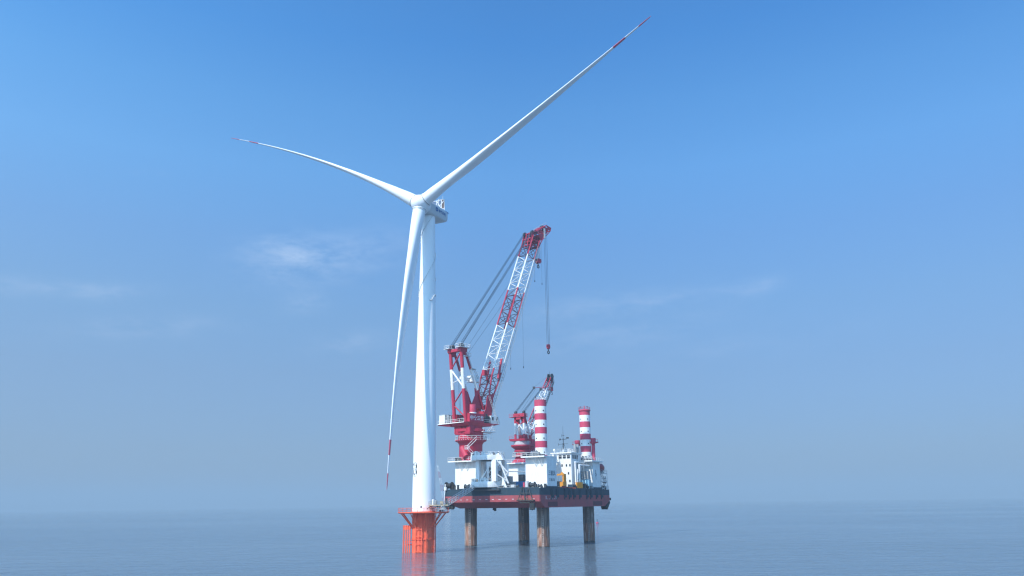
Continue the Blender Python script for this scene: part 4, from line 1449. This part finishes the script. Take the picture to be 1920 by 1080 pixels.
up_ = gp.part('upper_ring', arc_ring(27.1, 28.7, 5.6, 3.8), WHITE)
lo_ = gp.part('lower_ring', arc_ring(18.5, 20.3, 5.7, 3.8), WHITE)
p = MB(); p.box(GX - 5.5, GX + 6.5, GY - .5, GY + 4.5, DK, 18.45); p.box(-8.6, 2.4, -27.6, -26.6, DK - .35, DK - .02)
gp.part('skid_base', p, DARK)
for parent, z in ((up_, 28.7), (lo_, 20.3)):
    p = MB(); p.ringrail(GX, GY, z, 5.5, n=22, h=1.0, r=.05)
    gp.part('ring_railing', p, WHITE, parent)
    p = MB()
    for i in range(26):
        a = random.uniform(-math.pi, 0.2); r_ = random.uniform(4.0, 5.3)
        p.cbox(GX + r_ * math.cos(a), GY + r_ * math.sin(a), z, random.uniform(.25, .8), random.uniform(.25, .7), random.uniform(.3, 1.3), a)
    gp.part('ring_gear', p, WHITE, parent)
    p = MB()
    for i in range(12):
        a = random.uniform(-math.pi, 0.2); r_ = random.uniform(4.0, 5.4)
        p.cbox(GX + r_ * math.cos(a), GY + r_ * math.sin(a), z, random.uniform(.2, .5), random.uniform(.2, .5), random.uniform(.3, 1.1), a)
    gp.part('ring_motor', p, DARK if z > 25 else GREY, parent)
for i in range(4):
    a = R(-140 + i * 38)
    p = MB(); p.tube((GX + 5.1 * math.cos(a), GY + 5.1 * math.sin(a), 20.3), (GX + 5.1 * math.cos(a), GY + 5.1 * math.sin(a), 21.1), .22)
    gp.part('guide_roller', p, OBOX if i == 1 else WHITE, lo_)
for x, y, sx in ((-6.1, GY - 3.6, 1.25), (-.3, GY - 3.2, 1.7), (-8.3, GY + 3.4, 1.1), (-.4, GY + 3.6, 1.2)):
    p = MB(); p.box(x - sx / 2, x + sx / 2, y - .6, y + .6, 20.3, 27.1)
    gp.part('column', p, WHITE)
for a, b, r_ in (((-5.3, GY - 3.6, 20.4), (-1.2, GY - 3.3, 26.6), .2), ((-1.1, GY - 2.9, 24.6), (-5.2, GY - 2.2, 20.6), .13), ((.6, GY - 3.0, 26.9), (3.4, GY - 1.0, 23.0), .26),
                 ((3.4, GY - 1.0, 23.0), (1.2, GY - .4, 20.4), .22), ((.7, GY - 3.0, 22.4), (3.0, GY - .6, 20.2), .2), ((1.2, GY - 2.6, 27.2), (4.0, GY - .4, DK), .3), ((3.2, GY - .8, 23.4), (5.6, 8.0, 23.8), .18), ((-7.4, GY + 3.2, 20.4), (-1.0, GY + 3.5, 26.8), .16)):
    p = MB(); p.tube(a, b, r_, n=8)
    gp.part('diagonal_brace', p, WHITE)
p = MB(); p.hexa([(.4, GY - 3.4, 27.0), (2.6, GY - 2.6, 27.0), (2.6, GY - 1.6, 27.0), (.4, GY - 2.0, 27.0), (.4, GY - 3.4, 28.9), (1.9, GY - 2.8, 28.6), (1.9, GY - 1.6, 28.6), (.4, GY - 2.0, 28.9)])
gp.part('end_bracket', p, WHITE)
p = MB(); p.plate([(1.6, GY - 2.2, DK), (3.6, GY - 1.6, DK), (2.0, GY - 2.0, 21.6)], (0, .3, 0))
gp.part('foot_gusset', p, WHITE)

# ------------------------------------------------------------------ cargo and gear standing on the deck
def put(name, label, cat, s_, t_, group=None, z=DK):
    return Thing(name, label, cat, BF, (s_, t_, z), group)


t_ = put('cargo_container', 'blue cargo container in front of the white base of the smaller crane', 'container', -7.1, 3.0)
p = MB(); p.box(-9.4, -4.6, 2.0, 4.4, DK + .3, DK + 3.1)
for i in range(16):
    p.box(-9.35 + i * .3, -9.22 + i * .3, 1.94, 2.0, DK + .4, DK + 2.6)
for x in (-9.4, -4.8):
    p.box(x, x + .2, 2.0, 4.4, DK, DK + .3)
body = t_.part('body', p, BLUE)
p = MB(); p.box(-7.3, -6.5, 1.91, 1.94, DK + 1.2, DK + 2.0)
t_.part('panel', p, LBLUE, body)

t_ = put('mixing_hopper', 'dark square hopper on a pale blue column beside the smaller crane\'s white base', 'hopper', -8.6, 10.5)
p = MB(); p.box(-10.8, -8.2, 10.2, 12.2, 20.6, 23.6)
for i in range(4):
    p.box(-10.7 + i * .65, -10.6 + i * .65, 10.15, 10.2, 20.7, 23.5)
t_.part('bin', p, DARK)
p = MB(); p.tube((-8.7, 10.8, DK), (-8.7, 10.8, 20.6), .65, n=20); p.box(-10.6, -8.2, 10.4, 12, 20.3, 20.6)
t_.part('column', p, LBLUE)

for i, (x, lab) in enumerate(((14.9, 'pale blue tank under a grey cube, nearer the exhaust pipes'), (16.65, 'pale blue tank under a grey cube, farther from the exhaust pipes'))):
    y = 10.2
    t_ = put('bulk_tank', lab, 'tank', x, y, 'pale blue tanks with grey tops')
    p = MB(); p.lathe([(.5, DK), (.78, DK + .3), (.8, 20.9), (.6, 21.3)], x, y, n=28)
    t_.part('vessel', p, LBLUE)
    p = MB(); p.box(x - .86, x + .86, y - .86, y + .86, 21.3, 24.0)
    for k_ in range(5):
        p.box(x - .8 + k_ * .38, x - .72 + k_ * .38, y - .9, y - .86, 21.4, 23.9)
    t_.part('filter_box', p, GREY)
    p = MB()
    for dx in (-.75, .75):
        p.tube((x + dx, y - .8, DK), (x + dx, y - .8, 21.3), .09, n=6)
    t_.part('support_leg', p, LBLUE)

t_ = put('equipment_box', 'bright amber equipment box on the deck below the white exhaust pipes', 'box', 15.7, 5)
p = MB(); p.box(14.8, 16.8, 4.2, 5.9, DK + .15, DK + 2.2); p.box(14.7, 16.9, 4.1, 6.0, DK + 2.2, DK + 2.32)
bx = t_.part('body', p, OBOX)
p = MB(); p.box(15.0, 15.8, 4.16, 4.2, DK + .5, DK + 1.9); p.box(16.0, 16.6, 4.16, 4.2, DK + .5, DK + 1.9)
t_.part('door', p, YELLOW, bx)

t_ = put('crawler_crane', 'small yellow crawler machine parked in front of the accommodation block', 'crawler machine', 13.2, -3)
for y in (-4.0, -2.6):
    p = MB(); p.box(11.6, 14.8, y, y + .8, DK + .1, DK + .7); p.tube((11.7, y, DK + .4), (11.7, y + .8, DK + .4), .4, n=14); p.tube((14.7, y, DK + .4), (14.7, y + .8, DK + .4), .4, n=14)
    t_.part('track', p, BLACK)
p = MB(); p.box(12.6, 14.3, -3.9, -2.1, DK + .85, DK + 2.4)
t_.part('engine_cover', p, YELLOW)
p = MB(); p.box(11.5, 12.55, -3.9, -2.4, DK + .85, DK + 2.6)
t_.part('cab', p, GLASS)
p = MB(); p.box(13.4, 14.4, -3.4, -2.5, DK + 2.4, DK + 5.0); p.beam((13.9, -3, DK + 4.9), (10.2, -4.6, DK + 4.6), .6); p.plate([(12.2, -3.6, DK + 4.6), (14.4, -3.4, DK + 4.6), (13.2, -3.5, DK + 5.7)], (0, .5, 0))
t_.part('arm', p, YELLOW)

t_ = put('lifeboat', 'dark red enclosed lifeboat hung behind the far white jacking house', 'lifeboat', 15, 27.5, z=23.6)
p = MB(); p.ball((15.0, 27.0, 25.7), 1.35, 2.6, 1.45, 24, 16)
bo = t_.part('hull', p, BOAT)
p = MB(); p.ball((15.0, 27.6, 26.6), .8, 1.0, .7, 16, 10)
t_.part('canopy', p, BOAT, bo)
p = MB(); p.box(14.6, 15.4, 24.4, 29.4, 24.0, 24.35); p.tube((15, 24.8, 24.2), (15, 24.8, 27.6), .14); p.tube((15, 29.2, 24.2), (15, 29.2, 25.2), .1)
t_.part('cradle', p, DARK)

t_ = put('stair_tower', 'open grey stair tower on the deck beneath the red lifeboat', 'stair tower', 15, 27)
p = MB()
for x in (13.8, 16.6):
    for y in (23.2, 29.2):
        p.tube((x, y, DK), (x, y, 23.8), .10, n=6)
for z in (20.6, 23.6):
    p.box(13.7, 16.7, 23.1, 29.3, z, z + .15); p.rail([(16.6, 23.2, z + .15), (16.6, 29.2, z + .15), (13.8, 29.2, z + .15)], r=.05)
t_.part('frame', p, LGREY)
p = MB(); p.ladder((16.2, 23.6, DK), (16.2, 28.6, 20.6), (1, 0, 0), .8, .07, .5); p.ladder((16.2, 28.6, 20.7), (16.2, 24.0, 23.6), (1, 0, 0), .8, .07, .5)
t_.part('flight', p, GREY)
p = MB(); p.box(16.4, 16.62, 25.0, 28.4, 20.2, 20.6); p.box(16.5, 16.65, 26.0, 26.3, 21.6, 22.6); p.box(16.5, 16.65, 27.4, 27.7, 21.6, 22.6)
t_.part('sign_board', p, DARK)

# bollards and winches along the long side
for s_, h_, lab in ((-17.0, .9, 'leftmost'), (-15.6, 1.5, 'second from the left'), (-14.3, 1.7, 'third from the left')):
    t_ = put('mooring_bollard', f'dark mooring bollard at the foot of the left jacking house, {lab}', 'bollard', s_, -25.6, 'dark bollards by the left jacking house')
    p = MB(); p.lathe([(.38, DK), (.38, DK + h_ - .2), (.5, DK + h_ - .15), (.5, DK + h_)], s_, -25.6, n=16)
    t_.part('post', p, DARK)
    p = MB(); p.cbox(s_, -25.6, DK, 1.2, 1.0, .18)
    t_.part('base', p, DARK)


def winch(s_, y, sc_, lab, mat=DARK, group='mooring winches on the deck edge'):
    t2 = put('mooring_winch', lab, 'winch', s_, y, group)
    p2 = MB(); z = DK + .9 * sc_ + .25
    p2.tube((s_ - .8 * sc_, y, z), (s_ + .8 * sc_, y, z), .62 * sc_, n=20)
    for dx in (-.9, .75):
        p2.tube((s_ + dx * sc_, y, z), (s_ + (dx + .15) * sc_, y, z), .95 * sc_, n=20)
    t2.part('drum', p2, mat)
    p2 = MB(); p2.box(s_ - 1.2 * sc_, s_ + 1.2 * sc_, y - .8 * sc_, y + .8 * sc_, DK, DK + .25); p2.box(s_ + .95 * sc_, s_ + 1.5 * sc_, y - .5 * sc_, y + .5 * sc_, DK + .25, DK + 1.4 * sc_)
    t2.part('frame', p2, mat)


winch(-17.9, -25.4, 1.35, 'large dark mooring winch at the left end of the barge beside the white davit', BLACK)
winch(-11.0, -25.2, .9, 'dark mooring winch at the top of the grey gangway')
winch(13.0, -25.0, 1.0, 'large dark mooring winch above the hanging anchor rack')
winch(7.6, -25.2, .55, 'small dark winch on the deck edge below the white base of the smaller crane')
winch(15.4, -24.6, .6, 'small dark mooring winch near the barge corner in front of the white house')
winch(15.6, 1.0, .7, 'small dark winch on deck beside the yellow crawler machine')
winch(16.4, 9.2, .8, 'dark winch standing in front of the pale blue tanks')
winch(16.4, 25.6, .7, 'dark winch under the grey stair tower')
winch(1.8, -24.6, .6, 'small dark winch just right of the white pile gripper')
CARGO = ((4.4, -24.8, .7, 1.7, DARK, 'tall narrow dark locker on the deck edge left of the front jacking house', 'locker'),
         (5.9, -24.6, 1.3, 1.3, LGREY, 'light grey chest on the deck edge left of the large winch', 'chest'),
         (-.6, 0.2, 1.4, 1.2, BRED, 'red-and-white marked drum crate right of the blue container', 'crate'),
         (11.0, -24.9, .9, 2.2, LGREY, 'slim light grey cabinet in front of the near jacking house', 'cabinet'),
         (16.0, -22.0, .7, 1.4, DARK, 'small dark box at the foot of the near jacking house corner', 'box'),
         (15.6, -7.0, 1.3, .9, BOAT, 'low dark red crate on deck in front of the yellow crawler machine', 'crate'),
         (16.2, -2.0, 2.2, .5, ORANGE, 'low orange pallet on the deck edge near the yellow crawler machine', 'pallet'),
         (14.6, .8, 1.8, 1.5, GREY, 'grey machine crate left of the amber box', 'crate'),
         (16.6, 7.4, 1.2, 1.7, DARK, 'dark crate right of the amber box', 'crate'),
         (16.5, 13.4, 1.2, 1.0, GREY, 'grey chest at the foot of the far jacking house', 'chest'),
         (-1.9, -25.4, 1.8, .9, LGREY, 'light grey hose rack under the pile gripper', 'rack'),
         (9.6, -24.2, .5, 1.9, BRED, 'narrow red locker on the deck edge left of the large winch', 'locker'))
for s_, y, sz, h_, mt, lab, cat in CARGO:
    t_ = put('deck_' + cat, lab, cat, s_, y)
    p = MB(); p.box(s_ - sz / 2, s_ + sz / 2, y - sz * .4, y + sz * .4, DK + .12, DK + h_)
    p.box(s_ - sz / 2 + .05, s_ - sz / 2 + .2, y - sz * .4, y + sz * .4, DK, DK + .12); p.box(s_ + sz / 2 - .2, s_ + sz / 2 - .05, y - sz * .4, y + sz * .4, DK, DK + .12)
    bx = t_.part('body', p, mt)
    p = MB(); p.box(s_ - sz / 2 - .04, s_ + sz / 2 + .04, y - sz * .4 - .04, y + sz * .4 + .04, DK + h_, DK + h_ + .08)
    t_.part('lid', p, mt, bx)

# anchor rack hung over the side near the corner
t_ = Thing('anchor_rack', 'rusty anchor rack hung over the hull side on dark stays near the barge corner', 'anchor rack', BF, (12.0, TF_ - .6, 14.2))
p = MB(); p.box(8.6, 14.6, TF_ - 1.2, TF_ - .1, 14.0, 14.35); p.box(9.6, 13.2, TF_ - 1.0, TF_ - .2, 13.4, 13.7)
for i in range(9):
    p.tube((8.8 + i * .68, TF_ - 1.1, 14.35), (8.6 + i * .68, TF_ - 1.2, 15.1), .09, n=5)
    p.tube((8.8 + i * .68, TF_ - .6, 14.6), (9.4 + i * .6, TF_ - .6, 14.6), .1, n=5)
t_.part('rack', p, RUST)
p = MB()
for a, b in (((9.0, TF_ - .8, 14.3), (10.4, TF_ - .4, 18.6)), ((11.4, TF_ - .8, 14.3), (10.6, TF_ - .4, 18.6)), ((11.4, TF_ - .8, 14.3), (12.4, TF_ - .4, 18.0)), ((14.0, TF_ - .8, 14.3), (12.6, TF_ - .4, 18.0)), ((9.8, TF_ - .5, 16.4), (13.2, TF_ - .5, 16.4))):
    p.tube(a, b, .13, n=6)
t_.part('stay', p, DARK)
p = MB(); p.tube((14.0, TF_ - .9, 13.9), (14.0, TF_ - .9, 11.2), .16, n=6); p.cbox(14.0, TF_ - .8, 11.9, 1.7, .7, 1.5); p.tube((13.1, TF_ - .9, 11.7), (14.9, TF_ - .9, 11.7), .3, n=10)
t_.part('anchor', p, BLACK)

# ------------------------------------------------------------------ gangway from the barge deck down to the turbine
A = Vector((-13.4, 257.9, 18.2)); B = Vector((TX + 5.9, TY - 4.6, 12.2))
gw = Thing('gangway', 'grey lattice gangway sloping from the barge deck down to the turbine platform', 'gangway', WORLD, tuple(B))
dirv = (A - B); Lg = dirv.length; dirv.normalize()
sd = dirv.cross(Vector((0, 0, 1))).normalized(); un = sd.cross(dirv)
p = MB(); q = MB()
nb_ = 18
for s_ in (-.55, .55):
    for h_ in (0, 1.25):
        p.tube(B + sd * s_ + un * h_, A + sd * s_ + un * h_, .075, n=6)
    for i in range(nb_ + 1):
        c_ = B + dirv * (Lg * i / nb_) + sd * s_
        p.tube(c_, c_ + un * 1.25, .05, n=5)
        if i < nb_:
            d_ = B + dirv * (Lg * (i + 1) / nb_) + sd * s_
            p.tube(c_ + un * (1.25 if i % 2 else 0), d_ + un * (0 if i % 2 else 1.25), .045, n=5)
gw.part('side_truss', p, LGREY)
for i in range(int(Lg / .5)):
    c_ = B + dirv * (i * .5)
    q.beam(c_ - sd * .55, c_ + sd * .55, .22, .05)
gw.part('tread', q, GREY)
p = MB(); p.box(B.x - 1.1, B.x + 1.0, B.y - .9, B.y + .6, B.z - .25, B.z - .02); p.tube((B.x - .8, B.y, B.z - .9), (B.x - .8, B.y, B.z - .2), .1); p.tube((B.x + .8, B.y, B.z - .9), (B.x + .8, B.y, B.z - .2), .1)
gw.part('landing_shoe', p, LGREY)
# raised landing stage standing on the turbine platform
ls = Thing('landing_stage', 'beige planked landing stage on dark posts standing on the orange turbine platform', 'landing stage', TF, (5.0, -3.4, PZ + .13))
p = MB(); p.box(2.0, 7.6, -4.6, -2.2, 13.0, 13.3)
for i in range(14):
    p.box(2.05 + i * .4, 2.35 + i * .4, -4.62, -2.18, 13.3, 13.34)
stg = ls.part('planked_deck', p, BEIGE)
p = MB(); p.tube((5.2, -3.4, PZ + .12), (5.2, -3.4, 13.0), .2, n=8); p.tube((4.2, -5.4, PZ + .12), (4.2, -4.4, 13.0), .16, n=8)
p.tube((2.6, -4.4, 13.0), (1.4, -4.2, 12.1), .12); p.tube((4.6, -4.4, 13.0), (2.8, -4.2, 12.0), .12); p.tube((2.2, -4.4, 12.2), (5.2, -4.2, 12.9), .1)
ls.part('post', p, DARK)
p = MB(); p.rail([(2.0, -4.5, 13.3), (7.5, -4.5, 13.3), (7.5, -2.3, 13.3)], h=1.0, r=.05, step=1.3); p.rail([(2.0, -2.3, 13.3), (7.5, -2.3, 13.3)], h=1.0, r=.05, step=1.3)
ls.part('railing', p, GREY)
for i, (x, y, r_, h_, mt, nm, lab) in enumerate(((3.1, -3.4, .32, 1.5, WHITE, 'gas_cylinder', 'white upright cylinder on the beige landing stage'),
                                               (3.9, -3.3, .48, 1.3, GREY, 'steel_drum', 'grey steel drum on the beige landing stage beside the white cylinder'),
                                               (5.6, -3.4, .42, .9, BEIGE, 'wooden_crate', 'beige crate on the landing stage between the drum and its right end'),
                                               (7.0, -3.4, .3, 1.7, DARK, 'tool_cabinet', 'narrow dark cabinet at the barge end of the landing stage'))):
    t_ = Thing(nm, lab, nm.split('_')[1], TF, (x, y, 13.345))
    p = MB()
    if i < 2:
        p.lathe([(r_, 13.345), (r_, 13.345 + h_ * .9), (r_ * .5, 13.345 + h_)], x, y, n=18)
        t_.part('body', p, mt)
        p = MB(); p.tube((x, y, 13.345 + h_), (x, y, 13.345 + h_ + .12), r_ * .35, n=10)
        t_.part('valve', p, DARK)
    else:
        p.cbox(x, y, 13.345, r_ * 2, r_ * 2, h_)
        t_.part('body', p, mt)
        p = MB(); p.cbox(x, y, 13.345 + h_, r_ * 2.1, r_ * 2.1, .06)
        t_.part('lid', p, mt)
for i, (x, y, lab) in enumerate(((6.0, -4.6, 'nearer the gangway'), (4.4, -5.6, 'nearer the tower'))):
    t_ = Thing('steel_locker', f'small grey locker on the orange turbine platform, {lab}', 'locker', TF, (x, y, PZ + .125), 'small lockers on the turbine platform')
    p = MB(); p.cbox(x, y, PZ + .125, .5, .5, 1.3)
    t_.part('body', p, GREY)
    p = MB(); p.cbox(x, y, PZ + 1.425, .56, .56, .06)
    t_.part('lid', p, DARK)

# ------------------------------------------------------------------ buoy and a far crane vessel
t_ = Thing('marker_buoy', 'small red marker buoy floating right of the far right leg', 'buoy', WORLD, (54.3, 532.8, 0))
p = MB(); p.lathe([(.7, -.4), (.95, .1), (.95, .5), (.35, .8)], 54.3, 532.8, n=20)
t_.part('float', p, BRED)
p = MB(); p.tube((54.3, 532.8, .7), (54.3, 532.8, 2.0), .12); p.ball((54.3, 532.8, 2.1), .38, .38, .38, 12, 8)
t_.part('topmark', p, DARK)

VF = Frame(-300, 3200, 0, 0)
fv = Thing('crane_vessel', 'pale far-off crane vessel with a striped boom, nearly lost in haze behind the turbine', 'crane vessel', VF)
p = MB(); p.plate([(-36, -12, -.6), (34, -12, -.6), (40, -12, 9), (-40, -12, 9)], (0, 24, 0))
fv.part('hull', p, SLATE)
p = MB(); p.box(14, 30, -8, 8, 9, 24); p.box(16, 28, -7, 7, 24, 29)
fv.part('deckhouse', p, WHITE)
p = MB()
nseg_ = 12
for i in range(nseg_):
    a, b = i / nseg_, (i + 1) / nseg_
    p.m = 0 if (i // 2) % 2 else 1
    for dx in (-4.5, 4.5):
        for dy in (-3, 3):
            k0, k1 = 1 - .7 * a, 1 - .7 * b
            p.tube((14 - 22 * a + dx * k0, dy, 10 + 104 * a), (14 - 22 * b + dx * k1, dy, 10 + 104 * b), .5, n=6)
    p.tube((14 - 22 * a - 4.5 * k0, -3, 10 + 104 * a), (14 - 22 * b + 4.5 * k1, -3, 10 + 104 * b), .35, n=6)
    p.tube((14 - 22 * a + 4.5 * k0, 3, 10 + 104 * a), (14 - 22 * b - 4.5 * k1, 3, 10 + 104 * b), .35, n=6)
fv.part('boom', p, [WHITE, CRED])
fv.o.scale = (1.4545, 1.4545, 1.4545)
